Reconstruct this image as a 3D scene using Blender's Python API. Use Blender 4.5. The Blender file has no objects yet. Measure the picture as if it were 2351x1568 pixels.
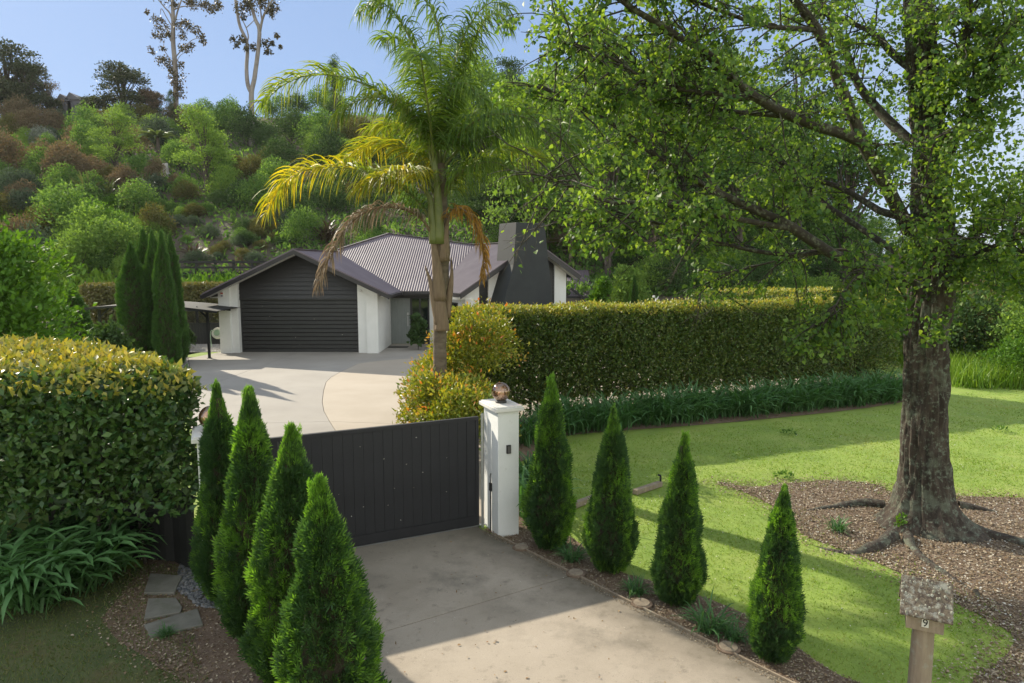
import bpy, bmesh, math, random
import numpy as np
from mathutils import Vector, Matrix

# ------------------------------------------------------------------ camera
S = bpy.context.scene
CAMH = 4.16
PITCH = math.atan(184 / 1567)
cd = bpy.data.cameras.new('camera'); cam = bpy.data.objects.new('camera', cd)
S.collection.objects.link(cam); S.camera = cam
cd.sensor_width = 36; cd.lens = 24; cd.clip_end = 2000; cd.clip_start = .05
cam.location = (0, 0, CAMH); cam.rotation_euler = (math.pi / 2 - PITCH, 0, 0)
# ------------------------------------------------------------------ world, sun, exposure
SUN_EL = math.radians(29.5); SUN_AZ = math.radians(-47)       # azimuth clockwise from +Y
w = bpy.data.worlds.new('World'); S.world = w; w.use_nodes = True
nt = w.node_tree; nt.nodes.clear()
sk = nt.nodes.new('ShaderNodeTexSky'); sk.sky_type = 'NISHITA'; sk.sun_disc = False
sk.sun_elevation = SUN_EL; sk.sun_rotation = SUN_AZ % (2 * math.pi)
sk.air_density = 1.0; sk.dust_density = 0.4; sk.ozone_density = 1.0; sk.altitude = 50
# evened sky: clear blue ahead, white fill added behind camera to lift shadows
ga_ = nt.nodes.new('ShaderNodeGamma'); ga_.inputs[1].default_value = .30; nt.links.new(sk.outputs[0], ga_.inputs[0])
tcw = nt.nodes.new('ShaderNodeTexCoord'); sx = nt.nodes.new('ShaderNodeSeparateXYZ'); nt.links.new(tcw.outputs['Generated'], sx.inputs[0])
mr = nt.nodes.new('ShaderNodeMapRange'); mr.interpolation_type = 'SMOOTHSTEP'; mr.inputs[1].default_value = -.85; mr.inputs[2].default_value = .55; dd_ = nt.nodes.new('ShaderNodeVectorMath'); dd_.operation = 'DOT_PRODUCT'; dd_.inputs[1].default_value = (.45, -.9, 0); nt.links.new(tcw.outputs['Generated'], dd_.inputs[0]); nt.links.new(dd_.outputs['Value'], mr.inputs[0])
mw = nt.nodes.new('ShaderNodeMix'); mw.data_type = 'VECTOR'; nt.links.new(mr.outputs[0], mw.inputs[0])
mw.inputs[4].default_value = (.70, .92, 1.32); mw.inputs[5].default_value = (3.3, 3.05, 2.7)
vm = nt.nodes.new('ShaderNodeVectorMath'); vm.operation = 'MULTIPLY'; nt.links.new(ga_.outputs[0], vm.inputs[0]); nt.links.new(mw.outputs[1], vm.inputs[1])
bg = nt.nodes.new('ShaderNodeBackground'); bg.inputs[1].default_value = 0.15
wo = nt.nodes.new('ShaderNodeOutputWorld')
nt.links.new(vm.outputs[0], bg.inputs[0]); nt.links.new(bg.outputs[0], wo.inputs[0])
ld = bpy.data.lights.new('sun', 'SUN'); ld.energy = 3.4; ld.angle = math.radians(0.6); ld.color = (1, .91, .74)
sun = bpy.data.objects.new('sun', ld); S.collection.objects.link(sun)
sv = Vector((math.sin(SUN_AZ) * math.cos(SUN_EL), math.cos(SUN_AZ) * math.cos(SUN_EL), math.sin(SUN_EL)))
sun.rotation_euler = sv.to_track_quat('Z', 'Y').to_euler(); sun.location = (-20, 20, 30)
S.view_settings.view_transform = 'Standard'; S.view_settings.look = 'None'
S.view_settings.exposure = 1.27; S.view_settings.gamma = 1; S.view_settings.use_curve_mapping = False
S.cycles.max_bounces = 7; S.cycles.diffuse_bounces = 5; S.cycles.glossy_bounces = 2
S.cycles.transmission_bounces = 4; S.cycles.transparent_max_bounces = 8
S.cycles.use_denoising = True
S.cycles.caustics_reflective = False; S.cycles.caustics_refractive = False

# ------------------------------------------------------------------ measuring helpers (site survey from the camera's height)
CP, SP = math.cos(PITCH), math.sin(PITCH)
def ray(px, py):
    u = (px - 1175.5) / 1567; v = (784 - py) / 1567
    return np.array((u, CP + v * SP, -SP + v * CP))
def P(px, py, Y):
    d = ray(px, py); return np.array((0, 0, CAMH)) + d * (Y / d[1])
def G(px, py, z=0.0):
    d = ray(px, py); return np.array((0, 0, CAMH)) + d * ((z - CAMH) / d[2])
def smooth(a, b, x):
    t = np.clip((np.asarray(x, float) - a) / (b - a), 0, 1); return t * t * (3 - 2 * t)
def fn(p, f=1.0, seed=0, octaves=3):
    """cheap smooth pseudo noise in about -1..1 for arrays of points"""
    p = np.asarray(p, float) * f; r = np.random.RandomState(seed + 1234); o = np.zeros(p.shape[:-1]); amp = 1; tot = 0
    for k in range(octaves):
        for j in range(3):
            d = r.normal(size=p.shape[-1]); d /= np.linalg.norm(d); ph = r.uniform(0, 6.28)
            d2 = r.normal(size=p.shape[-1]) * .6
            o += amp * np.sin(p @ d * 2.1 + ph + 1.3 * np.sin(p @ d2 + ph * 2)); tot += amp * .75
        p = p * 2.03; amp *= .5
    return o / tot
def hillz(x, y):
    x = np.asarray(x, float); y = np.asarray(y, float)
    u = x / np.maximum(y, 1)
    amp = 1 - .80 * smooth(.28, .52, u)
    near = smooth(34, 45, y) * 3.0
    rise = np.clip((y - 44) / 56, 0, None)
    rise = np.where(rise > 1, 1 + (rise - 1) * .05, rise) * 21.5
    q = np.stack([x, y], -1)
    bump = fn(q, .055, 3) * 1.3 * smooth(46, 60, y)
    return (near + rise) * amp + bump * amp - .06
def HP(px, py):
    """first hit of the line of sight with the hillside"""
    d = ray(px, py); d = d / d[1]
    ys = np.arange(34.5, 170, .25)
    pts = np.array((0, 0, CAMH)) + d * ys[:, None]
    below = pts[:, 2] < hillz(pts[:, 0], ys)
    i = np.argmax(below) if below.any() else 250
    return np.array((pts[i, 0], ys[i], float(hillz(pts[i, 0], ys[i]))))

# ------------------------------------------------------------------ objects
def link(o): S.collection.objects.link(o); return o
def tag(o, label=None, cat=None, group=None, kind=None):
    if label: o['label'] = label
    if cat: o['category'] = cat
    if group: o['group'] = group
    if kind: o['kind'] = kind
    return o
def empty(name, loc=(0, 0, 0), rz=0, label=None, cat=None, group=None):
    o = bpy.data.objects.new(name, None); link(o); o.location = loc; o.rotation_euler = (0, 0, rz)
    o.empty_display_size = .2
    return tag(o, label, cat, group)
def mk(name, verts, faces, mat=None, parent=None, smooth_=False, attr=None, link_=True, quads=None):
    """faces: (n,k) int array or list of arrays/lists"""
    me = bpy.data.meshes.new(name)
    verts = np.asarray(verts, np.float32)
    if isinstance(faces, np.ndarray):
        n, k = faces.shape
        me.vertices.add(len(verts)); me.vertices.foreach_set('co', verts.ravel())
        me.loops.add(n * k); me.loops.foreach_set('vertex_index', faces.astype(np.int32).ravel())
        me.polygons.add(n); me.polygons.foreach_set('loop_start', np.arange(0, n * k, k, dtype=np.int32))
        try: me.polygons.foreach_set('loop_total', np.full(n, k, np.int32))
        except Exception: pass
    else:
        me.from_pydata([tuple(map(float, v)) for v in verts], [], [tuple(map(int, f)) for f in faces])
    me.update(calc_edges=True); me.validate()
    if smooth_: me.polygons.foreach_set('use_smooth', np.ones(len(me.polygons), bool))
    if attr is not None:
        a = me.attributes.new('tone', 'FLOAT', 'POINT')
        if len(a.data) == len(attr): a.data.foreach_set('value', np.asarray(attr, np.float32))
    if mat: me.materials.append(mat)
    if not link_: return me
    o = bpy.data.objects.new(name, me); link(o)
    if parent: o.parent = parent
    return o
def inst(name, me, parent=None, loc=(0, 0, 0), rot=(0, 0, 0), sc=(1, 1, 1)):
    o = bpy.data.objects.new(name, me); link(o); o.parent = parent
    o.location = loc; o.rotation_euler = rot; o.scale = sc if hasattr(sc, '__len__') else (sc,) * 3
    return o
class MB:
    def __init__(s): s.v = []; s.f = []
    def add(s, v, f):
        b = len(s.v); s.v += [tuple(map(float, p)) for p in v]; s.f += [tuple(int(i) + b for i in q) for q in f]; return s
    def box(s, x0, x1, y0, y1, z0, z1, M=None):
        v = [(x, y, z) for z in (z0, z1) for y in (y0, y1) for x in (x0, x1)]
        if M is not None: v = [tuple(M @ Vector(p)) for p in v]
        return s.add(v, [(0, 2, 3, 1), (4, 5, 7, 6), (0, 1, 5, 4), (2, 6, 7, 3), (0, 4, 6, 2), (1, 3, 7, 5)])
    def bar(s, a, b, w, h, up=(0, 0, 1)):
        a = Vector(a); b = Vector(b); d = (b - a).normalized(); up = Vector(up)
        if abs(d.dot(up)) > .98: up = Vector((1, 0, 0))
        x = d.cross(up).normalized() * w / 2; z = x.cross(d).normalized() * h / 2
        v = [a - x - z, a + x - z, a + x + z, a - x + z, b - x - z, b + x - z, b + x + z, b - x + z]
        return s.add(v, [(0, 1, 2, 3), (7, 6, 5, 4), (0, 4, 5, 1), (1, 5, 6, 2), (2, 6, 7, 3), (3, 7, 4, 0)])
    def prism(s, poly, a, b, axis='y'):
        """polygon in XZ (axis y) or XY (axis z) pushed from a to b"""
        n = len(poly)
        f = (lambda p, t: (p[0], t, p[1])) if axis == 'y' else (lambda p, t: (p[0], p[1], t))
        v = [f(p, a) for p in poly] + [f(p, b) for p in poly]
        return s.add(v, [tuple(range(n)), tuple(range(2 * n - 1, n - 1, -1))] + [(i, i + n, (i + 1) % n + n, (i + 1) % n) for i in range(n)])
    def tube(s, pts, rad, k=8, cap=True):
        v, f = tube(pts, rad, k); s.add(v, f)
        if cap:
            n = len(s.v); s.f.append(tuple(range(n - k, n))); s.f.append(tuple(range(n - len(v) + k - 1, n - len(v) - 1, -1)))
        return s
    def lathe(s, prof, c=(0, 0, 0), k=24, M=None):
        v = []
        for r, z in prof:
            for i in range(k):
                a = 6.28318 * i / k; p = Vector((r * math.cos(a), r * math.sin(a), z))
                if M is not None: p = M @ p
                v.append((p[0] + c[0], p[1] + c[1], p[2] + c[2]))
        f = [(j * k + i, j * k + (i + 1) % k, (j + 1) * k + (i + 1) % k, (j + 1) * k + i) for j in range(len(prof) - 1) for i in range(k)]
        return s.add(v, f)
    def build(s, name, mat, parent=None, smooth_=False, bevel=0, link_=True):
        me = bpy.data.meshes.new(name); me.from_pydata(s.v, [], s.f)
        bm = bmesh.new(); bm.from_mesh(me)
        bmesh.ops.recalc_face_normals(bm, faces=bm.faces)
        if bevel:
            es = [e for e in bm.edges if len(e.link_faces) == 2 and e.calc_face_angle(0) > .6]
            bmesh.ops.bevel(bm, geom=es, offset=bevel, segments=2, affect='EDGES', profile=.6)
        big = [f for f in bm.faces if len(f.verts) > 4]
        if big: bmesh.ops.triangulate(bm, faces=big)
        bm.to_mesh(me); bm.free()
        if smooth_:
            me.polygons.foreach_set('use_smooth', np.ones(len(me.polygons), bool))
        if mat: me.materials.append(mat)
        if not link_: return me
        o = bpy.data.objects.new(name, me); link(o)
        if parent: o.parent = parent
        return o
def tube(pts, rad, k=8):
    pts = np.asarray(pts, float); n = len(pts)
    rad = np.broadcast_to(np.asarray(rad, float), (n,)) if np.ndim(rad) < 2 else rad
    t = np.gradient(pts, axis=0); t /= np.linalg.norm(t, axis=1)[:, None] + 1e-9
    up = np.array((0, 0, 1.)) if abs(t[0][2]) < .9 else np.array((0, 1., 0))
    x = np.cross(up, t[0]); x /= np.linalg.norm(x); v = []
    for i in range(n):
        x = x - t[i] * (x @ t[i]); x /= np.linalg.norm(x) + 1e-9; y = np.cross(t[i], x)
        a = np.arange(k) * 2 * math.pi / k
        v.append(pts[i] + rad[i] * (np.cos(a)[:, None] * x + np.sin(a)[:, None] * y))
    v = np.concatenate(v)
    i = np.arange(k); j = np.arange(n - 1)[:, None]
    f = np.stack([j * k + i, j * k + (i + 1) % k, (j + 1) * k + (i + 1) % k, (j + 1) * k + i], -1).reshape(-1, 4)
    return v, f
def spline(pts, n=8):
    pts = np.asarray(pts, float); p = np.vstack([2 * pts[0] - pts[1], pts, 2 * pts[-1] - pts[-2]]); out = []
    for i in range(1, len(p) - 2):
        for t in np.linspace(0, 1, n, endpoint=False):
            out.append(.5 * ((2 * p[i]) + (-p[i - 1] + p[i + 1]) * t + (2 * p[i - 1] - 5 * p[i] + 4 * p[i + 1] - p[i + 2]) * t * t + (-p[i - 1] + 3 * p[i] - 3 * p[i + 1] + p[i + 2]) * t ** 3))
    out.append(p[-2]); return np.array(out)
def nrm(a): return a / (np.linalg.norm(a, axis=-1, keepdims=True) + 1e-9)
def frames(axis, normal):
    """matrices whose columns are x, y(leaf axis), z(normal)"""
    y = nrm(axis); z = normal - y * np.sum(normal * y, -1, keepdims=True)
    bad = np.linalg.norm(z, axis=-1) < 1e-3; z[bad] = np.cross(y[bad], [0.3, .5, .8]); z = nrm(z)
    x = np.cross(y, z); return np.stack([x, y, z], -1)
LEAF = {
 'ovate': (np.array([(0, 0, 0), (.27, .42, .07), (0, 1, -.06), (-.27, .42, .07), (0, .45, -.01)]), np.array([(0, 1, 4), (1, 2, 4), (2, 3, 4), (3, 0, 4)])),
 'heart': (np.array([(0, .02, 0), (.40, .05, .05), (.46, .32, .07), (0, 1, -.1), (-.46, .32, .07), (-.40, .05, .05), (0, .35, -.03)]), np.array([(0, 1, 6), (1, 2, 6), (2, 3, 6), (3, 4, 6), (4, 5, 6), (5, 0, 6)])),
 'diamond': (np.array([(0, 0, 0), (.32, .45, .1), (0, 1, 0), (-.32, .45, .1)]), np.array([(0, 1, 2), (0, 2, 3)])),
 'blade': (np.array([(-.5, 0, 0), (.5, 0, 0), (.36, .55, .10), (-.36, .55, .10), (0, 1, .32)]), np.array([(0, 1, 2), (0, 2, 3), (3, 2, 4)])),
}
def _spray(fs):
    v = []; f = []
    for a, l, w_ in fs:
        d = np.array((math.sin(a), math.cos(a), 0)); n = np.array((d[1], -d[0], 0)); b = len(v)
        o = d * .12 * l
        v += [o, o + d * l * .5 + n * w_, d * l + np.array((0, 0, -.05)), o + d * l * .5 - n * w_]; f += [(b, b + 1, b + 2), (b, b + 2, b + 3)]
    return np.array(v), np.array(f)
LEAF['spray'] = _spray([(-.95, .55, .07), (-.5, .8, .075), (-.08, 1, .08), (.4, .85, .075), (.9, .6, .07)])
LEAF['twiglet'] = _spray([(-.6, .8, .05), (0, 1, .06), (.6, .8, .05)])
def scatter(name, kind, pos, axis, normal, size, mat, parent=None, tone=None, wid=None, link_=True, smooth_=False):
    tv, tf = LEAF[kind]; n = len(pos); k = len(tv)
    R = frames(np.asarray(axis, float), np.asarray(normal, float).copy())
    size = np.broadcast_to(np.asarray(size, float), (n,))
    sc = np.stack([size * (1 if wid is None else wid), size, size], -1)
    v = np.einsum('nij,nkj->nki', R, tv[None] * sc[:, None, :]) + np.asarray(pos)[:, None, :]
    f = (tf[None] + (np.arange(n) * k)[:, None, None]).reshape(-1, tf.shape[1])
    at = None if tone is None else np.repeat(np.broadcast_to(tone, (n,)), k)
    return mk(name, v.reshape(-1, 3), f, mat, parent, smooth_, at, link_)

# ------------------------------------------------------------------ materials
def newmat(name):
    m = bpy.data.materials.new(name); m.use_nodes = True; n = m.node_tree.nodes; b = n['Principled BSDF']; return m, m.node_tree, b
def ramp(nt, fac, stops):
    r = nt.nodes.new('ShaderNodeValToRGB'); e = r.color_ramp.elements
    while len(e) < len(stops): e.new(.5)
    for k, (p, c) in enumerate(stops): e[k].position = p; e[k].color = (*c, 1)
    nt.links.new(fac, r.inputs[0]); return r.outputs[0]
def noise(nt, scale, detail=5, rough=.6, vec=None, stretch=None, dist=0):
    tc = nt.nodes.new('ShaderNodeTexCoord'); src = tc.outputs['Object']
    if stretch:
        mp = nt.nodes.new('ShaderNodeMapping'); mp.inputs['Scale'].default_value = stretch; nt.links.new(src, mp.inputs[0]); src = mp.outputs[0]
    n = nt.nodes.new('ShaderNodeTexNoise'); n.inputs['Scale'].default_value = scale; n.inputs['Detail'].default_value = detail
    n.inputs['Roughness'].default_value = rough; n.inputs['Distortion'].default_value = dist
    nt.links.new(src, n.inputs[0]); return n.outputs[0]
def mixc(nt, fac, a, b, mode='MIX'):
    m = nt.nodes.new('ShaderNodeMix'); m.data_type = 'RGBA'; m.blend_type = mode
    for sock, val in ((m.inputs[0], fac), (m.inputs[6], a), (m.inputs[7], b)):
        if isinstance(val, (int, float)): sock.default_value = val
        elif isinstance(val, tuple): sock.default_value = (*val, 1)
        else: nt.links.new(val, sock)
    return m.outputs[2]
def bump(nt, b, h, strength=.3, dist=.01):
    n = nt.nodes.new('ShaderNodeBump'); n.inputs['Strength'].default_value = strength; n.inputs['Distance'].default_value = dist
    nt.links.new(h, n.inputs['Height']); nt.links.new(n.outputs[0], b.inputs['Normal'])
def plain(name, stops, scale=3, rough=.7, bscale=40, bstr=.2, bdist=.005, metal=0, spec=.5, stretch=None, second=None, rrange=None):
    """stops: colours spread over a noise; second: (scale, lo, hi, colour, strength) patches of another colour"""
    m, t, b = newmat(name)
    n = noise(t, scale, 6, .65, stretch=stretch)
    k = len(stops); c = ramp(t, n, [(.3 + .4 * i / max(1, k - 1), s) for i, s in enumerate(stops)]) if k > 1 else None
    if c is None: c = mixc(t, 0.0, stops[0], stops[0])
    for sec in (second or []):
        s2, lo, hi, col, st = sec
        n2 = noise(t, s2, 7, .7); r2 = ramp(t, n2, [(lo, (0, 0, 0)), (hi, (st, st, st))])
        c = mixc(t, r2, c, col)
    t.links.new(c, b.inputs['Base Color']); b.inputs['Roughness'].default_value = rough; b.inputs['Metallic'].default_value = metal
    b.inputs['Specular IOR Level'].default_value = spec
    if rrange:
        r = ramp(t, noise(t, scale * 3), [(.3, (rrange[0],) * 3), (.7, (rrange[1],) * 3)]); t.links.new(r, b.inputs['Roughness'])
    if bstr: bump(t, b, noise(t, bscale, 6, .7, stretch=stretch), bstr, bdist)
    return m
def leafmat(name, stops, trans=.35, tcol=(1.3, 1.2, .5), rough=.45, spec=.5, young=None, objvar=.25, ystart=.6):
    """leaf colours vary leaf by leaf; 'young' is the colour of new growth, for the palm a painted backlight (attribute tone towards 1)"""
    m, t, b = newmat(name)
    g = t.nodes.new('ShaderNodeNewGeometry'); oi = t.nodes.new('ShaderNodeObjectInfo')
    ad = t.nodes.new('ShaderNodeMath'); ad.operation = 'ADD'; t.links.new(g.outputs['Random Per Island'], ad.inputs[0])
    mo = t.nodes.new('ShaderNodeMath'); mo.operation = 'MULTIPLY_ADD'; t.links.new(oi.outputs['Random'], mo.inputs[0]); mo.inputs[1].default_value = objvar; mo.inputs[2].default_value = -objvar / 2
    t.links.new(mo.outputs[0], ad.inputs[1])
    k = len(stops); c = ramp(t, ad.outputs[0], [(i / max(1, k - 1), s) for i, s in enumerate(stops)])
    if young is not None:
        at = t.nodes.new('ShaderNodeAttribute'); at.attribute_name = 'tone'
        yc = ramp(t, g.outputs['Random Per Island'], [(i / max(1, len(young) - 1), s) for i, s in enumerate(young)])
        f = ramp(t, at.outputs['Fac'], [(ystart, (0, 0, 0)), (1, (1, 1, 1))])
        c = mixc(t, f, c, yc)
    t.links.new(c, b.inputs['Base Color']); b.inputs['Roughness'].default_value = rough; b.inputs['Specular IOR Level'].default_value = spec
    tr = t.nodes.new('ShaderNodeBsdfTranslucent'); c2 = mixc(t, 1.0, c, tcol, 'MULTIPLY'); t.links.new(c2, tr.inputs[0])
    mx = t.nodes.new('ShaderNodeMixShader'); mx.inputs[0].default_value = trans
    t.links.new(b.outputs[0], mx.inputs[1]); t.links.new(tr.outputs[0], mx.inputs[2])
    t.links.new(mx.outputs[0], t.nodes['Material Output'].inputs[0]); return m

m_white = plain('white_plaster', [(.74, .735, .70), (.80, .79, .76)], 2.5, .85, 60, .25, .004, second=[(1.3, .58, .75, (.55, .53, .47), .35)])
m_soffit = plain('soffit_paint', [(.68, .67, .63), (.74, .73, .70)], 2, .8, 50, .05)
m_dark = plain('charcoal_paint', [(.017, .016, .016), (.026, .025, .024)], 4, .45, 90, .12, .002, second=[(1.2, .55, .8, (.045, .042, .04), .4)])
m_black = plain('black_timber_stain', [(.008, .009, .008), (.018, .018, .017)], 3, .75, 40, .3, .004, stretch=(1, 1, .2))
m_fascia = plain('dark_fascia_paint', [(.020, .018, .020), (.030, .027, .030)], 3, .4, 50, .05)
m_roof = plain('purple_grey_roof_steel', [(.105, .083, .098), (.14, .113, .13)], 1.2, .6, 30, .05, .002, metal=0, second=[(.7, .5, .75, (.20, .175, .19), .5)])
m_chim = plain('chimney_plaster', [(.018, .021, .022), (.028, .032, .032)], 1.5, .8, 60, .3, .004)
m_gate = plain('gate_paint', [(.022, .022, .024), (.031, .031, .034)], 2, .6, spec=.3, bscale=80, bstr=.12, bdist=.002, second=[(2.5, .6, .8, (.06, .058, .055), .35)]) if True else plain('x', [(.03,.03,.03)], 2, .5, 80, .12, .002, second=[(2.5, .6, .8, (.06, .058, .055), .35)])
m_door = plain('grey_door_timber', [(.20, .22, .21), (.27, .29, .275)], 6, .5, 30, .3, .003, stretch=(3, 3, .3))
m_steel = plain('brushed_metal', [(.5, .5, .5), (.6, .6, .6)], 5, .3, 50, .05, metal=1)
m_galv = plain('galvanised_rail', [(.32, .33, .33), (.45, .46, .46)], 8, .45, 50, .1, metal=.8)
m_glass = plain('dark_window_glass', [(.012, .016, .016), (.02, .025, .024)], .8, .06, 1, 0, spec=1)
m_blind = plain('window_blind', [(.09, .10, .09), (.13, .14, .13)], 2, .6, 30, .1)
m_conc = plain('exposed_driveway_concrete', [(.27, .225, .17), (.35, .295, .23), (.40, .34, .27)], .55, .85, 120, .5, .003,
   second=[(160, .50, .62, (.16, .14, .12), .5), (.8, .53, .70, (.15, .13, .10), .7), (.33, .52, .68, (.15, .13, .10), .75), (5, .58, .70, (.12, .10, .075), .55), (30, .62, .68, (.09, .08, .06), .6)])
m_conc2 = plain('courtyard_concrete', [(.26, .235, .205), (.335, .305, .265)], .5, .85, 120, .35, .003, second=[(150, .5, .65, (.25, .24, .22), .4), (.9, .56, .8, (.28, .265, .25), .5)])
m_conc3 = plain('warm_courtyard_concrete', [(.34, .285, .22), (.41, .35, .28)], .5, .85, 120, .35, .003, second=[(150, .5, .65, (.33, .28, .22), .4), (.9, .56, .8, (.36, .30, .235), .5)])
m_joint = plain('joint_grime', [(.03, .027, .022), (.06, .05, .04)], 8, .95, 60, .3)
m_lawn = plain('lawn_soil_and_turf', [(.16, .25, .035), (.22, .31, .045), (.28, .34, .07)], .8, .95, 90, .8, .01,
   second=[(2.2, .5, .75, (.20, .21, .07), .5), (60, .45, .7, (.05, .08, .015), .5)])
m_soil = plain('hillside_soil', [(.05, .045, .025), (.085, .065, .045), (.12, .09, .07)], .12, .95, 3, .8, .1, second=[(1.5, .5, .7, (.03, .055, .015), .7)])
m_bed = plain('garden_bed_earth', [(.13, .085, .055), (.20, .14, .095)], 5, .95, 60, .9, .02, second=[(14, .5, .7, (.24, .18, .14), .6), (1.2, .55, .75, (.05, .035, .025), .6)])
m_moss = plain('mossy_ground', [(.045, .06, .02), (.08, .095, .03), (.10, .075, .03)], 1.5, .95, 70, .8, .01, second=[(20, .5, .7, (.05, .08, .02), .6)])
m_gravel = plain('gravel_stone', [(.20, .19, .18), (.34, .33, .31)], 15, .9, 40, .4)
m_pebble = plain('dark_pebble', [(.07, .075, .08), (.15, .15, .15)], 12, .5, 40, .1)
m_stone = plain('grey_paving_stone', [(.12, .115, .095), (.19, .18, .15)], 5, .9, 60, .5, .004, second=[(6, .5, .7, (.08, .09, .05), .5)])
m_timber = plain('weathered_timber', [(.19, .145, .10), (.30, .24, .17)], 3, .85, 20, .6, .006, stretch=(5, 5, .6), second=[(9, .55, .7, (.30, .32, .26), .6)])
m_lichen = plain('lichened_shingle', [(.12, .09, .06), (.20, .16, .115)], 8, .95, 40, .9, .01, second=[(25, .47, .56, (.07, .05, .04), .9), (14, .5, .62, (.42, .42, .36), .6)])
m_bark = plain('furrowed_bark', [(.018, .013, .009), (.045, .033, .024), (.085, .065, .048)], 4, .95, 22, 1.0, .02, stretch=(2.5, 2.5, .6),
   second=[(3.5, .50, .62, (.15, .17, .12), .55), (16, .54, .62, (.17, .20, .15), .7)])
m_bark2 = plain('limb_bark', [(.020, .016, .012), (.05, .04, .028)], 9, .95, 40, .7, .01, second=[(12, .52, .64, (.15, .17, .11), .7)])
m_gum = plain('pale_gum_bark', [(.14, .12, .11), (.30, .27, .26)], 1.0, .8, 8, .3, .03, stretch=(3, 3, .5), second=[(.4, .5, .65, (.10, .075, .06), .7)])
m_pinebark = plain('dark_trunk_bark', [(.05, .04, .032), (.11, .09, .075)], 3, .95, 12, .6, .02)
m_palm = plain('palm_trunk', [(.075, .055, .038), (.13, .10, .07), (.19, .15, .11)], 3, .85, 18, .5, .01, stretch=(1, 1, 3), second=[(5, .55, .7, (.06, .045, .03), .7)])
m_boot = plain('dry_leaf_sheath', [(.13, .09, .055), (.24, .17, .11)], 6, .8, 25, .5, .01, stretch=(6, 6, .5))
m_petiole = plain('frond_stalk', [(.10, .13, .03), (.17, .18, .05)], 5, .5, 30, .1)
m_dtwig = plain('dry_twigs', [(.15, .11, .085), (.24, .18, .14)], 4, .9, 30, .2)

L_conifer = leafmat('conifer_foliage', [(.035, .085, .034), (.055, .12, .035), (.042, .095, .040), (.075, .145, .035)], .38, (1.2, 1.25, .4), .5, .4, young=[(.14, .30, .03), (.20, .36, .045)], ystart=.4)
L_dconifer = leafmat('distant_conifer_foliage', [(.03, .08, .02), (.055, .13, .025), (.085, .17, .03)], .25, (1.2, 1.2, .4), .6, .3)
L_poplar = leafmat('broad_tree_leaf', [(.045, .105, .028), (.09, .17, .038), (.15, .24, .055), (.06, .125, .03), (.21, .30, .07)], .52, (2.0, 1.75, .5), .5, .35)
L_hedge = leafmat('hedge_leaf', [(.045, .095, .02), (.08, .15, .03), (.14, .21, .04), (.05, .065, .022), (.065, .13, .022), (.17, .20, .05)], .35, (1.4, 1.2, .4), .45, .45,
   young=[(.38, .38, .05), (.30, .36, .05), (.44, .32, .08), (.24, .32, .04), (.48, .44, .08)], ystart=.35)
L_hedge2 = leafmat('left_hedge_leaf', [(.028, .075, .024), (.05, .12, .032), (.09, .17, .036), (.045, .08, .022), (.075, .13, .03)], .28, (1.3, 1.2, .4), .42, .45,
   young=[(.55, .44, .08), (.44, .40, .07), (.36, .28, .07), (.28, .30, .05), (.60, .46, .10)], ystart=.4)
L_photinia = leafmat('golden_shrub_leaf', [(.16, .24, .025), (.30, .33, .04), (.11, .18, .02), (.42, .38, .05), (.22, .28, .03)], .35, (1.3, 1.15, .4), .40, .5, young=[(.52, .36, .06), (.58, .16, .05), (.5, .42, .07)], ystart=.7)
L_palm = leafmat('palm_leaflet', [(.07, .14, .035), (.11, .19, .04), (.15, .24, .045)], .45, (1.6, 1.4, .35), .55, .3, young=[(.68, .50, .02), (.56, .46, .03), (.26, .32, .03)], ystart=.35)  # young yellow puts the sun glowing through the leaflets into their colour
L_dead = leafmat('dead_palm_leaflet', [(.20, .155, .11), (.30, .25, .19), (.14, .10, .07)], .25, (1.2, 1., .8), .6, .3)
L_dead2 = leafmat('orange_palm_leaflet', [(.30, .17, .04), (.42, .25, .04), (.20, .12, .05)], .35, (1.4, 1.1, .5), .5, .4)
L_aga = leafmat('strap_leaf', [(.05, .13, .04), (.075, .17, .055), (.10, .21, .07), (.06, .14, .045)], .30, (1.1, 1.3, .5), .45, .35)
L_grass = leafmat('lawn_blade', [(.14, .26, .035), (.19, .30, .045), (.24, .32, .055), (.17, .28, .035), (.29, .31, .10)], .42, (1.2, 1.2, .4), .6, .3, young=[(.36, .34, .13), (.30, .31, .09), (.42, .37, .18)], ystart=.3)
L_tall = leafmat('tall_grass_blade', [(.10, .20, .02), (.16, .28, .03), (.22, .32, .04)], .4, (1.2, 1.2, .4), .5, .3)
L_bright = leafmat('lime_shrub_leaf', [(.07, .16, .018), (.11, .23, .025), (.05, .125, .015)], .35, (1.3, 1.2, .3), .6, .25)
L_green = leafmat('green_shrub_leaf', [(.06, .13, .038), (.11, .20, .055), (.17, .27, .07)], .42, (1.3, 1.3, .5), .7, .15)
L_dgreen = leafmat('dark_shrub_leaf', [(.04, .075, .028), (.058, .105, .035), (.075, .13, .042)], .25, (1.2, 1.2, .5), .7, .15)
L_lgreen = leafmat('pale_green_leaf', [(.15, .25, .055), (.22, .33, .075), (.10, .19, .045)], .42, (1.2, 1.2, .5), .7, .15)
L_brown = leafmat('bronze_shrub_leaf', [(.12, .095, .06), (.16, .125, .08), (.19, .155, .10), (.10, .10, .055)], .3, (1.3, 1.0, .6), .7, .15)
L_olive = leafmat('olive_shrub_leaf', [(.10, .10, .035), (.14, .135, .045), (.08, .10, .03)], .3, (1.3, 1.1, .5), .7, .15)
L_silver = leafmat('silver_shrub_leaf', [(.20, .22, .18), (.28, .30, .26), (.15, .18, .14)], .25, (1, 1, .8), .7, .15)
L_grey = leafmat('grey_green_leaf', [(.065, .095, .06), (.10, .13, .085), (.05, .08, .045)], .25, (1, 1.1, .7), .7, .15)
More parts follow.
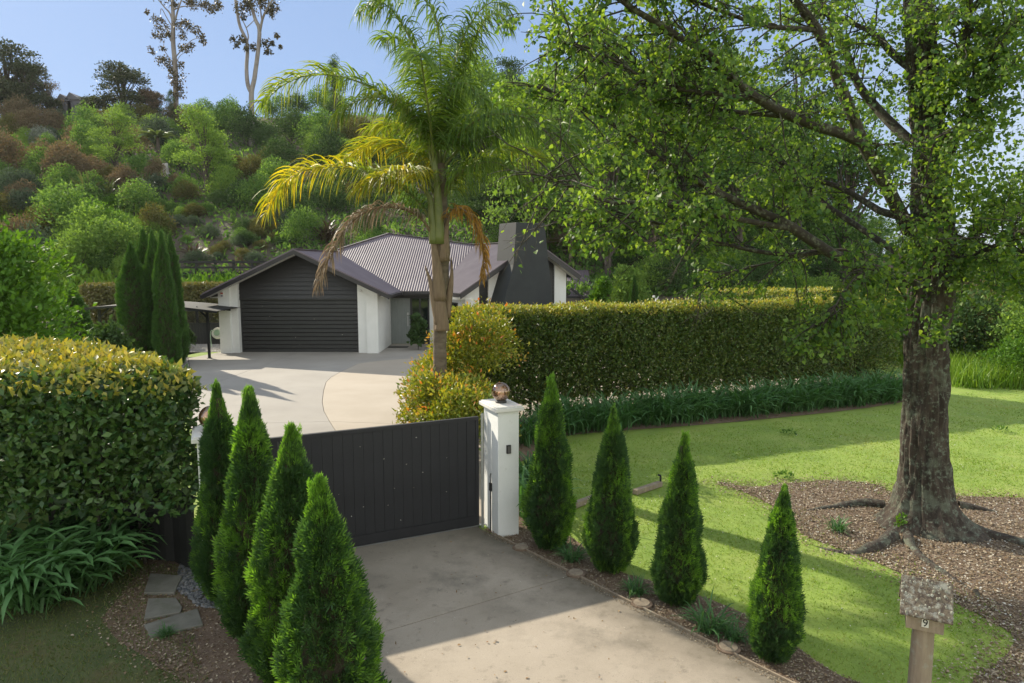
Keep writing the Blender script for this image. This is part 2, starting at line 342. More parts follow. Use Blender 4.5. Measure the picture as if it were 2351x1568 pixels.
L_gum = leafmat('gum_leaf', [(.045, .05, .022), (.08, .075, .035), (.11, .09, .05)], .3, (1.3, 1, .5), .5, .4)
# ================================================================== THE SETTING
rs = np.random.RandomState(7)
def sheet(name, x0, x1, y0, y1, nx, ny, zf, mat, kind='structure'):
    x = np.linspace(x0, x1, nx); y = np.linspace(y0, y1, ny); X, Y = np.meshgrid(x, y)
    v = np.stack([X, Y, zf(X, Y)], -1).reshape(-1, 3)
    i, j = np.meshgrid(np.arange(nx - 1), np.arange(ny - 1)); a = (j * nx + i).ravel()
    return tag(mk(name, v, np.stack([a, a + 1, a + 1 + nx, a + nx], -1), mat, smooth_=True), kind=kind)
def lawnz(X, Y):
    return fn(np.stack([X, Y], -1), .35, 11, 2) * .02 * smooth(2.2, 4.5, X) - .004
gx = np.concatenate([[-700, -150], np.linspace(-60, 60, 121), [150, 700]]); gy = np.concatenate([[-60, -10], np.linspace(0, 60, 61), [120, 900]])
GX, GY = np.meshgrid(gx, gy)
v = np.stack([GX, GY, np.where((GY > 0) & (GY < 40), lawnz(GX, GY), -.02)], -1).reshape(-1, 3); nx = len(gx)
i, j = np.meshgrid(np.arange(nx - 1), np.arange(len(gy) - 1)); a = (j * nx + i).ravel()
tag(mk('lawn', v, np.stack([a, a + 1, a + 1 + nx, a + nx], -1), m_lawn, smooth_=True), kind='structure')
sheet('hillside', -190, 190, 33.5, 230, 160, 110, hillz, m_soil)

def inset(poly, d):
    n = len(poly); out = []
    ar = sum(poly[i][0] * poly[(i + 1) % n][1] - poly[(i + 1) % n][0] * poly[i][1] for i in range(n))
    sg = 1 if ar > 0 else -1
    for i in range(n):
        a = Vector(poly[i - 1][:2]); b = Vector(poly[i][:2]); c = Vector(poly[(i + 1) % n][:2])
        e1 = (b - a).normalized(); e2 = (c - b).normalized(); n1 = Vector((-e1.y, e1.x)) * sg; n2 = Vector((-e2.y, e2.x)) * sg
        m = (n1 + n2); m = m / max(.3, m.length_squared) * 2 if m.length > 1e-6 else n1
        out.append(tuple(b + m * d))
    return out
def slab(name, poly, mat, top=.03, thick=.12, gap=.008, parent=None, bevel=.004):
    o = MB().prism(inset([p[:2] for p in poly], gap), top - thick, top, 'z').build(name, mat, parent, bevel=bevel)
    return tag(o, kind='structure') if parent is None else o
def patch(name, poly, mat, z, rough=.12, seed=0, n=10):
    """ground patch with an uneven outline"""
    pts = spline(list(poly) + [poly[0]], n)[:-1]; pts = pts[:, :2]
    t = np.arange(len(pts)); c = pts.mean(0)
    k = 1 + rough * .3 * fn(np.stack([pts[:, 0], pts[:, 1]], -1), 3, seed) / 1.5
    pts = c + (pts - c) * k[:, None]
    me = MB(); me.add([(p[0], p[1], z) for p in pts], [tuple(range(len(pts)))])
    return tag(me.build(name, mat), kind='structure'), pts
def inpoly(pts, poly):
    x, y = pts[:, 0], pts[:, 1]; r = np.zeros(len(pts), bool); n = len(poly)
    for i in range(n):
        x1, y1 = poly[i][0], poly[i][1]; x2, y2 = poly[i - 1][0], poly[i - 1][1]
        c = ((y1 > y) != (y2 > y)) & (x < (x2 - x1) * (y - y1) / (y2 - y1 + 1e-12) + x1); r ^= c
    return r
def edge_dist(pts, poly):
    d = np.full(len(pts), 1e9)
    for i in range(len(poly)):
        a = np.array(poly[i - 1][:2]); b = np.array(poly[i][:2]); ab = b - a
        t = np.clip(((pts[:, :2] - a) @ ab) / (ab @ ab + 1e-12), 0, 1); d = np.minimum(d, np.linalg.norm(pts[:, :2] - a - t[:, None] * ab, axis=1))
    return d
def samp(poly, n, seed=0):
    r = np.random.RandomState(seed); poly = np.array([p[:2] for p in poly]); lo, hi = poly.min(0), poly.max(0); out = []
    while sum(map(len, out)) < n:
        q = r.uniform(lo, hi, (n * 2, 2)); out.append(q[inpoly(q, poly)])
    return np.concatenate(out)[:n]

# --- front driveway: two slabs with a recessed joint
g = lambda x, y: tuple(G(x, y)[:2])
RP = g(1145, 1236); 
DR0 = g(1098, 1214); DR1 = g(1805, 1572); dirv = np.array(DR1) - np.array(DR0); DR2 = tuple(np.array(DR0) + dirv * 2.2)
LPX = (-3.62, 8.32)
DL0 = (LPX[0] + .35, LPX[1] + .05); DL2 = tuple(np.array(DL0) + dirv * 2.2)
jA = g(845, 1467); jB = g(1307, 1328)
jd = (np.array(jB) - np.array(jA)); jd /= np.linalg.norm(jd)
def isect(p, d, q, e):
    M = np.array([[d[0], -e[0]], [d[1], -e[1]]]); t = np.linalg.solve(M, np.array(q) - np.array(p)); return tuple(np.array(p) + t[0] * np.array(d))
_gA, _gB = np.array(G(1103, 1210)[:2]), np.array(G(812, 1262)[:2]); _gd = (_gA - _gB) / np.linalg.norm(_gA - _gB); _gn = np.array((-_gd[1], _gd[0]))
BR = tuple(_gA + _gd * .05 + _gn * .10); BL = tuple(_gA - _gd * 3.50 + _gn * .10)
jR = isect(DR0, dirv, jA, jd); jL = isect(DL0, dirv, jA, jd)
joint2 = tuple(np.array(jR) + dirv * .78); joint2L = isect(DL0, dirv, joint2, jd)
def edge_stain(m, p0, dirn, width, strength, col):
    t = m.node_tree; b = t.nodes['Principled BSDF']; src = b.inputs['Base Color'].links[0].from_socket
    tc = t.nodes.new('ShaderNodeTexCoord'); d = t.nodes.new('ShaderNodeVectorMath'); d.operation = 'DOT_PRODUCT'; d.inputs[1].default_value = (dirn[0], dirn[1], 0); t.links.new(tc.outputs['Object'], d.inputs[0])
    e0 = float(np.dot(p0[:2], dirn[:2])); n_ = noise(t, 1.6, 6, .7); a = t.nodes.new('ShaderNodeMath'); a.operation = 'MULTIPLY_ADD'; t.links.new(n_, a.inputs[0]); a.inputs[1].default_value = width * 1.6; t.links.new(d.outputs['Value'], a.inputs[2])
    mr_ = t.nodes.new('ShaderNodeMapRange'); mr_.inputs[1].default_value = e0 - width + width * .8; mr_.inputs[2].default_value = e0 + width * .9; mr_.inputs[4].default_value = strength; t.links.new(a.outputs[0], mr_.inputs[0])
    t.links.new(mixc(t, mr_.outputs[0], src, col), b.inputs['Base Color'])
_er = np.array(dirv) / np.linalg.norm(dirv); _en = np.array((_er[1], -_er[0])); _en = _en if _en[0] > 0 else -_en
edge_stain(m_conc, DR0, _en, .75, .78, (.085, .07, .045)); edge_stain(m_conc, DR0, -_er, 1.5, .45, (.12, .115, .09))
drive = MB().prism(inset([DL0, BL, BR, DR0, DR2, DL2], .03), -.02, .012, 'z').build('driveway_bed', m_joint); tag(drive, kind='structure')
slab('driveway', [BL, BR, DR0, jR, jL, DL0], m_conc, gap=.006)
slab('driveway', [jL, jR, DR2, DL2], m_conc, gap=.006)
# thin timber edge board along the right side
er = np.array(dirv) / np.linalg.norm(dirv); en = np.array((er[1], -er[0])); en = en if en[0] > 0 else -en
eb = MB().bar((*(np.array(DR0) + en * .022 + er * .35), .02), (*(np.array(DR0) + en * .022 + er * 8), .02), .022, .06).build('driveway_edging', m_timber); tag(eb, 'thin weathered timber board edging the right side of the front driveway', 'edging')

# --- courtyard
curve = [(1000, 822), (921, 826), (870, 830), (823, 836), (783, 855), (760, 868), (749, 879), (743, 899), (740, 924), (744, 946), (757, 970), (771, 992), (790, 1015), (815, 1040)]
cg = [g(*p) for p in curve]
gateL, gateR = tuple(np.array(BL) - _gd * .25), tuple(np.array(BR) + _gd * .15 + _gn * .02)
court_bed = MB().prism([g(431, 821), g(1010, 797), (1, 34), (12, 33), (12, 21.6), (1.4, 18.2), (-.6, 15.4), gateR, gateL, (-3.9, 9.5), g(420, 890), g(437, 856)], -.02, .014, 'z').build('courtyard_bed', m_joint); tag(court_bed, kind='structure')
jt1, jt2 = g(672, 815), g(436, 905)
outer_far = [g(431, 823), jt2 if False else g(436, 905), g(672, 815), g(672, 806), g(560, 800)]
J2 = g(672, 815); J1 = g(436, 903)
slab('courtyard_slab', [g(433, 824), g(437, 857), g(424, 885), J1, J2, (J2[0], 31.6), (g(505, 812)[0], 31.6)], m_conc2, gap=.007)
mid = [J1, J2, (J2[0], 33.4), (-2, 34.2), (-.5, 31.8)]
slab('courtyard_slab', [J2, (J2[0], 34.0), (-2.2, 34.0)] + cg[:1] + cg[1:11] + [g(436, 948 + 30), g(430, 905), J1], m_conc2, gap=.007)
slab('courtyard_slab', [g(436, 978)] + cg[10:] + [gateL, (-3.9, 9.6)], m_conc2, gap=.007)
wj = g(764, 972); wj2 = g(1010, 979)
slab('warm_slab', cg[:11] + [wj2, (1.5, 18.3), (11.6, 21.6), (11.6, 30.5), (2, 31)], m_conc3, gap=.007)
slab('warm_slab', [cg[10]] + cg[11:] + [gateR, (-.7, 15), wj2], m_conc3, gap=.007)

# --- beds
bedpts = [(1640, 1106), (1720, 1118), (1800, 1112), (1900, 1104), (2010, 1112), (2060, 1132), (2210, 1140), (2420, 1160), (2600, 1300), (2600, 1700), (2260, 1640), (2240, 1560), (2330, 1475), (2260, 1420), (2150, 1365), (2040, 1305), (1930, 1262), (1845, 1228), (1800, 1180), (1730, 1140)]
bed, bedP = patch('tree_mulch_bed', [g(*p) for p in bedpts], m_bed, .012, .1, 1, 6)
strip = [tuple(np.array(DR0) + en * .045 + er * t) for t in (0.1, 2, 4, 6.5)] + [tuple(np.array(DR0) + en * (.75 + .2 * math.sin(t * 2)) + er * t) for t in (6.5, 5.4, 4.4, 3.4, 2.2, 1.2, .2, -1.0)] + [(.45, 11.2)]
strip_o, stripP = patch('driveway_border_bed', strip, m_bed, .008, .0, 2, 4)
lstrip = [g(235, 1420), g(330, 1300), g(350, 1240), g(470, 1200), tuple(np.array(DL0) - .03 * en), tuple(np.array(DL0) - .03 * en + er * 5.5), (-3.6, 3.5), g(400, 1620), g(360, 1530), g(270, 1470)]
lbed_o, lbedP = patch('left_garden_bed', lstrip, m_bed, .008, .0, 3, 4)
moss_o, mossP = patch('mossy_lawn', [g(-400, 1330), g(120, 1330), g(420, 1300), g(450, 1500), g(450, 1640), g(-300, 1900)], m_moss, .006, .0, 4, 5)
hedgebed_o, hbedP = patch('hedge_border_bed', [(-.2, 13.2), (.6, 14.6), g(1285, 1002), g(1700, 968), g(2060, 926), (15, 23), (14, 25), (1.0, 18.6), (-.6, 15.6)], m_bed, .010, .0, 5, 4)
gl, glP = patch('gravel_strip', [g(400, 900), g(432, 850), g(428, 815), g(400, 791), g(508, 791), g(503, 808), g(360, 812), g(330, 870)], m_gravel, .011, 0, 6, 3)

def chips(name, poly, n, size, mat, z, seed, label=None, kind='diamond', flat=.25, w_=.9, density=None):
    q = samp(poly, n, seed); r = np.random.RandomState(seed + 9)
    if density is not None: q = q[density(q) > r.uniform(0, 1, len(q))]
    n = len(q); ax = r.normal(size=(n, 3)); ax[:, 2] *= flat; no = np.tile((0, 0, 1.), (n, 1)) + r.normal(size=(n, 3)) * flat
    p = np.column_stack([q, np.full(n, z) + r.uniform(0, .012, n)])
    return tag(scatter(name, kind, p, ax, no, size * r.uniform(.5, 1.4, n), mat, wid=w_ * r.uniform(.6, 1.4, n)), kind='stuff')
L_chip = leafmat('bark_chip', [(.10, .065, .036), (.17, .12, .07), (.26, .20, .13), (.38, .32, .235), (.13, .085, .048)], .0, rough=.9, spec=.2)
L_petal = leafmat('pale_litter', [(.45, .42, .36), (.60, .58, .52), (.38, .33, .25)], .1, rough=.8, spec=.2)
L_dleaf = leafmat('dry_leaf', [(.20, .11, .05), (.30, .20, .09), (.14, .09, .05)], .1, rough=.7, spec=.3)
near = lambda q: np.clip(1.25 - (q[:, 1] - 6) / 14, .15, 1)
def spill(poly, n, seed, sg=.16):
    poly = np.array(poly)[:, :2]; r = np.random.RandomState(seed); e = np.roll(poly, -1, 0) - poly; L = np.linalg.norm(e, axis=1); i = r.choice(len(poly), n, p=L / L.sum()); q = poly[i] + e[i] * r.uniform(0, 1, (n, 1)) + r.normal(size=(n, 2)) * sg
    ax = r.normal(size=(n, 3)); ax[:, 2] *= .25; no = np.tile((0, 0, 1.), (n, 1)) + r.normal(size=(n, 3)) * .3
    return tag(scatter('bark_mulch', 'diamond', np.column_stack([q, np.full(n, .022)]), ax, no, .034 * r.uniform(.5, 1.4, n), L_chip), kind='stuff')

chips('bark_mulch', bedP, 36000, .036, L_chip, .014, 1, density=near)
chips('bark_mulch', stripP, 13000, .028, L_chip, .012, 2)
chips('bark_mulch', lbedP, 12000, .032, L_chip, .012, 3)
spill(bedP, 9000, 71, .20); spill(lbedP, 2500, 72, .12)
chips('leaf_litter', hbedP, 2500, .05, L_dleaf, .014, 4)
lawn_area = [g(1290, 1012), g(1700, 978), g(2060, 936), (16, 22.5), (19, 22), (14, 8), (6, 3.6), (3.0, 5.2)] + [tuple(np.array(DR0) + en * .8 + er * t) for t in (4, 2, .4)] + [(.3, 11.5), (.6, 13.8)]
chips('fallen_blossom', lawn_area, 3000, .022, L_petal, .03, 5, kind='diamond')
chips('fallen_blossom', bedP, 2600, .032, L_petal, .022, 15, density=near)
chips('fallen_leaves', [DL0, DR0, DR2, DL2], 260, .036, L_dleaf, .032, 6, kind='ovate')
chips('fallen_blossom', [DL0, DR0, DR2, DL2], 170, .015, L_petal, .033, 7)
chips('edge_debris', [tuple(np.array(DR0) - en * .10 + er * t) for t in (.1, 7)] + [tuple(np.array(DR0) + er * t) for t in (7, .1)], 2200, .018, L_chip, .032, 8)

# lawn blades
def blades(name, poly, n, size, mat, seed, z=0, excl=(), dens=None, wid=.16, tall=.3):
    q = samp(poly, n, seed); r = np.random.RandomState(seed + 5)
    for e, keep in excl:
        m = inpoly(q, e); dd = edge_dist(q, e); pr = np.where(m, keep * np.exp(-dd / .20), 1); q = q[pr > r.uniform(0, 1, len(q))]; 
    if dens is not None: q = q[dens(q) > r.uniform(0, 1, len(q))]
    n = len(q); ax = np.tile((0, 0, 1.), (n, 1)) + r.normal(size=(n, 3)) * .45; no = r.normal(size=(n, 3)); no[:, 2] *= .3
    p = np.column_stack([q, lawnz(q[:, 0], q[:, 1]) - .002 + z]); dist = np.linalg.norm(q, axis=1)
    ax = ax + r.normal(size=(n, 3)) * np.array((.5, .5, 0))
    sz = size * r.uniform(.6, 1.4, n) * (1 + .25 * fn(q, 1.3, seed))
    return tag(scatter(name, 'blade', p, ax, no, sz, mat, tone=np.clip(.55 * fn(q, .55, seed + 3, 3) + .25 * fn(q, 3, seed + 4, 2) + .1, 0, 1), wid=wid * (1 + dist / 18)), kind='stuff')
blades('lawn_grass', lawn_area, 170000, .033, L_grass, 21, excl=((bedP, .75), (stripP, .5)), dens=lambda q: np.clip(1.5 - (q[:, 1] - 5) / 12, .22, 1))
blades('moss_grass', mossP, 28000, .034, leafmat('moss_blade', [(.07, .13, .03), (.12, .17, .04), (.17, .17, .055), (.09, .12, .035)], .35, rough=.7), 22, z=.006)
blades('bed_weeds', bedP, 2500, .035, L_grass, 23, z=.01, dens=lambda q: (edge_dist(q, bedP) < .45) * 1.0)

# pebbles by the stepping stones and gravel by the house
def rocks(name, poly, n, size, mat, seed, z=0.02, parent=None):
    ico_v = []; bm = bmesh.new(); bmesh.ops.create_icosphere(bm, subdivisions=1, radius=1); tv = np.array([v.co[:] for v in bm.verts]); tf = np.array([[v.index for v in f.verts] for f in bm.faces]); bm.free()
    q = samp(poly, n, seed); r = np.random.RandomState(seed); n = len(q)
    s = size * r.uniform(.6, 1.3, (n, 1, 1)) * np.stack([r.uniform(.8, 1.3, n), r.uniform(.6, 1, n), r.uniform(.4, .6, n)], -1)[:, None, :]
    a = r.uniform(0, 6.28, n); c, s_ = np.cos(a), np.sin(a); V = tv[None] * s
    V = np.stack([V[..., 0] * c[:, None] - V[..., 1] * s_[:, None], V[..., 0] * s_[:, None] + V[..., 1] * c[:, None], V[..., 2]], -1)
    V += np.column_stack([q, np.full(n, z)])[:, None, :]
    f = (tf[None] + (np.arange(n) * len(tv))[:, None, None]).reshape(-1, 3)
    return tag(mk(name, V.reshape(-1, 3), f, mat, parent, True), kind='stuff')
m_peb = leafmat('river_pebble', [(.06, .065, .07), (.12, .125, .13), (.20, .195, .19), (.09, .09, .10)], 0, rough=.45, spec=.5)
m_grv = leafmat('pale_gravel', [(.22, .21, .20), (.38, .36, .34), (.30, .28, .26)], 0, rough=.9, spec=.3)
rocks('pebbles', [g(418, 1290), g(500, 1250), g(520, 1400), g(455, 1395), g(400, 1350)], 1500, .026, m_peb, 31)
rocks('gravel', glP, 2600, .03, m_grv, 32, .015)
rocks('pebbles', [(-4.4, 9.6), (-3.95, 9.2), (-3.9, 11.5), (-4.9, 12)], 900, .03, m_grv, 33)

for k, (pl, lb) in enumerate([([(345, 1322), (420, 1328), (402, 1368), (330, 1368)], 'dark grey paving stone furthest back, in front of the low black fence'),
                              ([(340, 1380), (405, 1378), (420, 1400), (416, 1412), (330, 1428)], 'middle grey paving stone beside the dark pebbles'),
                              ([(330, 1440), (455, 1402), (468, 1440), (345, 1468)], 'pale wide paving stone nearest the camera in the left bed')]):
    o = slab('stepping_stone', [g(*p) for p in pl], m_stone, .045 - .004 * k, .08, .004, bevel=.01); o['kind'] = 'thing'
    tag(o, lb, 'paving stone', 'stepping stones in the left bed')

# ================================================================== THE HOUSE
house = empty('house', (-6, 31, 0), 0, 'low white plastered house with charcoal garage and corrugated purple-grey roofs', 'house')
HI = Matrix.Translation((6, -31, 0))
def hp(o):
    """hang a part built in world coordinates on the house"""
    o.parent = house; o.matrix_parent_inverse = Matrix.Translation((6, -31, 0)); return o
YG, YF = 30.75, 29.95
zx = lambda px, Y: float(P(px, 700, Y)[0])
zz = lambda py, Y: float(P(1175, py, Y)[2])
Xl, Xr = zx(465, YF), zx(893, YF); Xa = (Xl + Xr) / 2; ZE = zz(676, YF); ZA = zz(573, YF)
def rz(x, off=0): return ZE + (ZA - ZE) * (1 - abs(x - Xa) / (Xa - Xl)) - off
def clip_wall(x0, x1, z0, off=.12):
    pts = [(x0, z0), (x1, z0), (x1, rz(x1, off))]
    if x0 < Xa < x1: pts.append((Xa, rz(Xa, off)))
    pts.append((x0, rz(x0, off))); return pts
gx0, gx1 = zx(546, YG), zx(821, YG)
wl = zx(504, YG); wr = zx(868, YG)
wall_l = MB().prism(clip_wall(wl, zx(530, YG), 0), YG - .12, YG + .45).prism(clip_wall(zx(530, YG), gx0, 0), YG + .0, YG + .40).build('wall', m_white); hp(wall_l)
hp(MB().prism(clip_wall(gx1, zx(842, YG), 0), YG - .0, YG + .40).prism(clip_wall(zx(842, YG), wr, 0), YG - .12, YG + .45).build('wall', m_white))
hp(MB().box(wr - .25, wr, YG + .452, 34.1, 0, ZE - .02).build('wall', m_white))
hp(MB().box(wl, wl + .25, YG + .452, 40, 0, ZE - .02).build('wall', m_white))
hp(MB().box(wl + .3, -3, 40, 40.2, 0, ZE + .3).build('wall', m_white))
# garage door: frame, panels
ztop = zz(690, YG)
gd = hp(MB().bar((gx0 + .03, YG + .30, 0), (gx0 + .03, YG + .30, ztop), .06, .08).bar((gx1 - .03, YG + .30, 0), (gx1 - .03, YG + .30, ztop), .06, .08).box(gx0 + .06, gx1 - .06, YG + .34, YG + .38, 0, ztop).box(gx0, gx1, YG + .20, YG + .36, ztop, ztop + .07).build('garage_door', m_dark))
np_ = 13; ph = ztop / np_
for k in range(np_):
    z0, z1 = k * ph + .006, (k + 1) * ph - .006
    o = MB().add([(gx0 + .07, YG + .335, z0), (gx1 - .07, YG + .335, z0), (gx1 - .07, YG + .29, z0 + .012), (gx0 + .07, YG + .29, z0 + .012),
                  (gx0 + .07, YG + .305, z1 - .01), (gx1 - .07, YG + .305, z1 - .01), (gx1 - .07, YG + .335, z1), (gx0 + .07, YG + .335, z1)],
                 [(0, 1, 2, 3), (3, 2, 5, 4), (4, 5, 6, 7), (0, 3, 4, 7), (1, 6, 5, 2), (0, 7, 6, 1)]).build('panel', m_dark, gd)
# gable weatherboards
gc = hp(MB().prism([(gx0, ztop + .07), (gx1, ztop + .07), (gx1, rz(gx1, .14)), (Xa, rz(Xa, .14)), (gx0, rz(gx0, .14))], YG + .26, YG + .30).build('gable_cladding', m_dark))
z = ztop + .075; bh = .19
while z < ZA - .25:
    z1 = z + bh
    def half(zv): return (Xa - Xl) * (1 - (zv + .14 - ZE) / (ZA - ZE))
    xa0, xa1 = max(gx0, Xa - half(z)), min(gx1, Xa + half(z)); xb0, xb1 = max(gx0, Xa - half(z1)), min(gx1, Xa + half(z1))
    if xb1 - xb0 > .1:
        MB().add([(xa0, YG + .19, z), (xa1, YG + .19, z), (xb1, YG + .245, z1), (xb0, YG + .245, z1), (xa0, YG + .258, z), (xa1, YG + .258, z), (xb1, YG + .258, z1), (xb0, YG + .258, z1)],
                 [(0, 1, 2, 3), (5, 4, 7, 6), (0, 4, 5, 1), (3, 2, 6, 7), (0, 3, 7, 4), (1, 5, 6, 2)]).build('board', m_dark, gc)
    z = z1 + .004
def corr(name, poly, sdir, mat, pitch=.125, amp=.012, thick=.03):
    """corrugated sheet filling a planar polygon, ribs run down the slope"""
    poly = np.array(poly, float); n = np.zeros(3)
    for i in range(len(poly)): n += np.cross(poly[i - 1] - poly.mean(0), poly[i] - poly.mean(0))
    n /= np.linalg.norm(n); n = n if n[2] > 0 else -n
    s = np.array(sdir, float); s -= n * (s @ n); s /= np.linalg.norm(s); t = np.cross(n, s); o = poly[0]
    S2 = (poly - o) @ s; T2 = (poly - o) @ t; ss = np.arange(S2.min() + 1e-3, S2.max() - 1e-3, pitch / 6); v = []; f = []
    for k, a in enumerate(ss):
        ts = []
        for i in range(len(poly)):
            s0, s1, t0, t1 = S2[i - 1], S2[i], T2[i - 1], T2[i]
            if (s0 - a) * (s1 - a) < 0: ts.append(t0 + (t1 - t0) * (a - s0) / (s1 - s0))
        if len(ts) < 2: ts = [0, 0] if not v else [0, 0]
        lo, hi = min(ts), max(ts); h = amp * math.cos(2 * math.pi * a / pitch)
        for tt in (lo, hi): v.append(o + s * a + t * tt + n * h)
        for tt in (lo, hi): v.append(o + s * a + t * tt + n * (h - .004))
        if k:
            b = 4 * (k - 1); f += [(b, b + 4, b + 5, b + 1), (b + 2, b + 3, b + 7, b + 6), (b, b + 2, b + 6, b + 4), (b + 1, b + 5, b + 7, b + 3)]
    return hp(mk(name, v, f, mat))
# roof planes
YE, ZM, SM = 33.3, ZE, .47
def onmain(px, py):
    d = ray(px, py); t = (ZM - SM * YE - CAMH) / (d[2] - SM * d[1]); return np.array((0, 0, CAMH)) + d * t
peak = onmain(893, 536); hipL = np.array((Xa, YE + (ZA - ZM) / SM, ZA)); hl = onmain(775, 573); hr = onmain(1160, 571)
hip_dir = (hl - peak); 
C0 = np.array((-2.35, 31.0, ZE)); U = np.array((math.cos(math.radians(30)), math.sin(math.radians(30)), 0)); Wd = np.array((-U[1], U[0], 0))
SL = .60
def wing(u, w_, z): return C0 + U * u + Wd * w_ + np.array((0, 0, z - C0[2]))
def valley(u):
    # wing left slope z = ZE + SL u meets the main slope
    w_ = (SL * u - SM * (U[1] * u + C0[1] - YE)) / (SM * Wd[1]) ; return wing(u, w_, ZE + SL * u)
uA = 3.96; v0 = valley(0); vA = valley(3.7)
main_poly = [(Xr, YE, ZM), v0, vA, hr, peak, hl, hipL, (Xr, YE, ZM)]
corr('roof', [(Xr, YE, ZM), tuple(v0), tuple(vA), tuple(hr + (hr - peak) * .25), tuple(peak), tuple(hl), tuple(hipL)], (1, 0, 0), m_roof)
corr('roof', [(Xr, YF, ZE), (Xr, YE, ZE), tuple(hipL), (Xa, YF, ZA)], (0, 1, 0), m_roof)
corr('roof', [(Xl, YF, ZE), (Xl, 40.3, ZE), (Xa, 38, ZA), (Xa, YF, ZA)], (0, 1, 0), m_roof)
zb = ZE
corr('roof', [tuple(peak), (Xl, 41.5, ZE), (-12, 33.5 + 12, ZE), tuple(peak + np.array((0, 2, 0)))], (0, 1, 0), m_roof)
corr('roof', [wing(0, 0, ZE), wing(0, (v0 - C0) @ Wd, ZE), vA, wing(uA, 9, ZE + SL * uA), wing(uA, 0, ZE + SL * uA)], Wd, m_roof)
uR = 6.63; ZR = ZE + SL * uA - SL * (uR - uA)
corr('roof', [wing(uA, 0, ZE + SL * uA), wing(uA, 9, ZE + SL * uA), wing(uR, 9, ZR), wing(uR, 0, ZR)], Wd, m_roof)
corr('roof', [tuple(peak), tuple(hr + (hr - peak) * .25), wing(uA, 9, ZE + SL * uA), tuple(peak + np.array((0, 2, 0)))], (0, 1, 0), m_roof)
# ridge caps, barge boards, gutters, soffits
rc = MB().bar((Xa, YF, ZA + .03), (*hipL[:2], ZA + .03), .22, .03)
rc.bar(tuple(peak + (0, 0, .03)), tuple(hl + (0, 0, .03)), .2, .03).bar(tuple(peak + (0, 0, .03)), tuple(hr + (0, 0, .03)), .2, .03)
rc.bar(tuple(wing(uA, 0, ZE + SL * uA + .03)), tuple(wing(uA, 8, ZE + SL * uA + .03)), .22, .03)
hp(rc.build('ridge_cap', m_roof))
for x0, x1 in ((Xl, Xa), (Xr, Xa)):
    z0 = rz(x0); z1 = rz(x1); s_ = 1 if x0 < Xa else -1
    pl = [(x0 - s_ * .02, z0 - .22), (x1, z1 - .20), (x1, z1 + .03), (x0 - s_ * .02, z0 - .01)]
    hp(MB().prism(pl, YF - .03, YF + .0).build('barge_board', m_fascia))
    hp(MB().prism([(x0, z0 - .02), (x1, z1 - .02), (x1, z1 + .045), (x0, z0 + .045)], YF - .05, YF - .032).build('barge_cap', m_roof))
    hp(MB().prism([(x0 + s_ * .02, z0 - .15), (x1, z1 - .15), (x1, z1 - .12), (x0 + s_ * .02, z0 - .12)], YF + .004, YG - .005).build('soffit', m_soffit))
def gutter(a, b):
    return hp(MB().bar(a, b, .11, .13).bar((a[0], a[1], a[2] + .06), (b[0], b[1], b[2] + .06), .13, .015).build('gutter', m_fascia))
gutter((Xr + .03, YF, ZE - .09), (Xr + .03, YE - .1, ZE - .09)); gutter((Xr + .1, YE - .05, ZM - .09), (v0[0] - .02, YE - .05, ZM - .09)); gutter((Xl - .05, YF, ZE - .09), (Xl - .05, 40, ZE - .09))
gutter(tuple(wing(-.05, 0, ZE - .09)), tuple(wing(-.05, (v0 - C0) @ Wd, ZE - .09)))
gutter(tuple(wing(uR + .05, 0, ZR - .09)), tuple(wing(uR + .05, 8, ZR - .09)))
hp(MB().box(Xr - .55, Xr, YG, YE + .6, ZE - .16, ZE - .13).box(Xr, -1.9, YE, YE + .75, ZE - .16, ZE - .13).box(Xl, wl, YG, 40, ZE - .2, ZE - .17).build('soffit', m_soffit))
# entry: dark frame, door, sidelight, wall
YD = 33.95
hp(MB().box(wr, zx(896, YD), YD, YD + .08, 0, ZE - .16).build('door_frame', m_dark))
door = hp(MB().box(zx(896, YD), zx(941, YD), YD + .03, YD + .08, .05, 2.33).build('front_door', m_door, bevel=.006))
dx = zx(936, YD); MB().bar((dx, YD - .05, .95), (dx, YD - .05, 1.45), .03, .03).box(dx - .03, dx + .03, YD, YD + .03, 1.5, 1.62).bar((dx, YD - .05, 1), (dx, YD + .03, 1), .02, .02).bar((dx, YD - .05, 1.4), (dx, YD + .03, 1.4), .02, .02).build('handle', m_steel, door)
for k in range(7):
    x = zx(897.5 + k * 6.3, YD); MB().box(x, x + zx(903.6, YD) - zx(897.5, YD), YD + .022, YD + .031, .06, 2.32).build('plank', m_door, door)
hp(MB().box(zx(896, YD), zx(985, YD), YD + .01, YD + .09, 2.34, ZE - .16).build('door_head', m_dark))
wf = hp(MB().box(zx(941.5, YD), zx(946, YD), YD, YD + .08, 0, 2.34).box(zx(962, YD), zx(966, YD), YD, YD + .08, 0, 2.34).box(zx(982, YD), zx(986, YD), YD, YD + .08, 0, 2.34).build('sidelight_frame', m_dark))
MB().box(zx(946, YD), zx(962, YD), YD + .04, YD + .05, .05, 2.33).build('pane', m_glass, wf); MB().box(zx(966, YD), zx(982, YD), YD + .04, YD + .05, .05, 2.33).build('pane', m_glass, wf)
hp(MB().box(zx(986, YD), -2.45, YD - .02, YD + .15, 0, ZE - .16).build('wall', m_white))
hp(MB().box(zx(888, YD), zx(890.5, YD), YD - .03, YD - .002, 1.25, 1.4).build('doorbell', m_soffit))
hp(MB().box(wr + .002, -2.0, YD - .9, YD - .003, .0, .045).build('door_step', m_conc2))
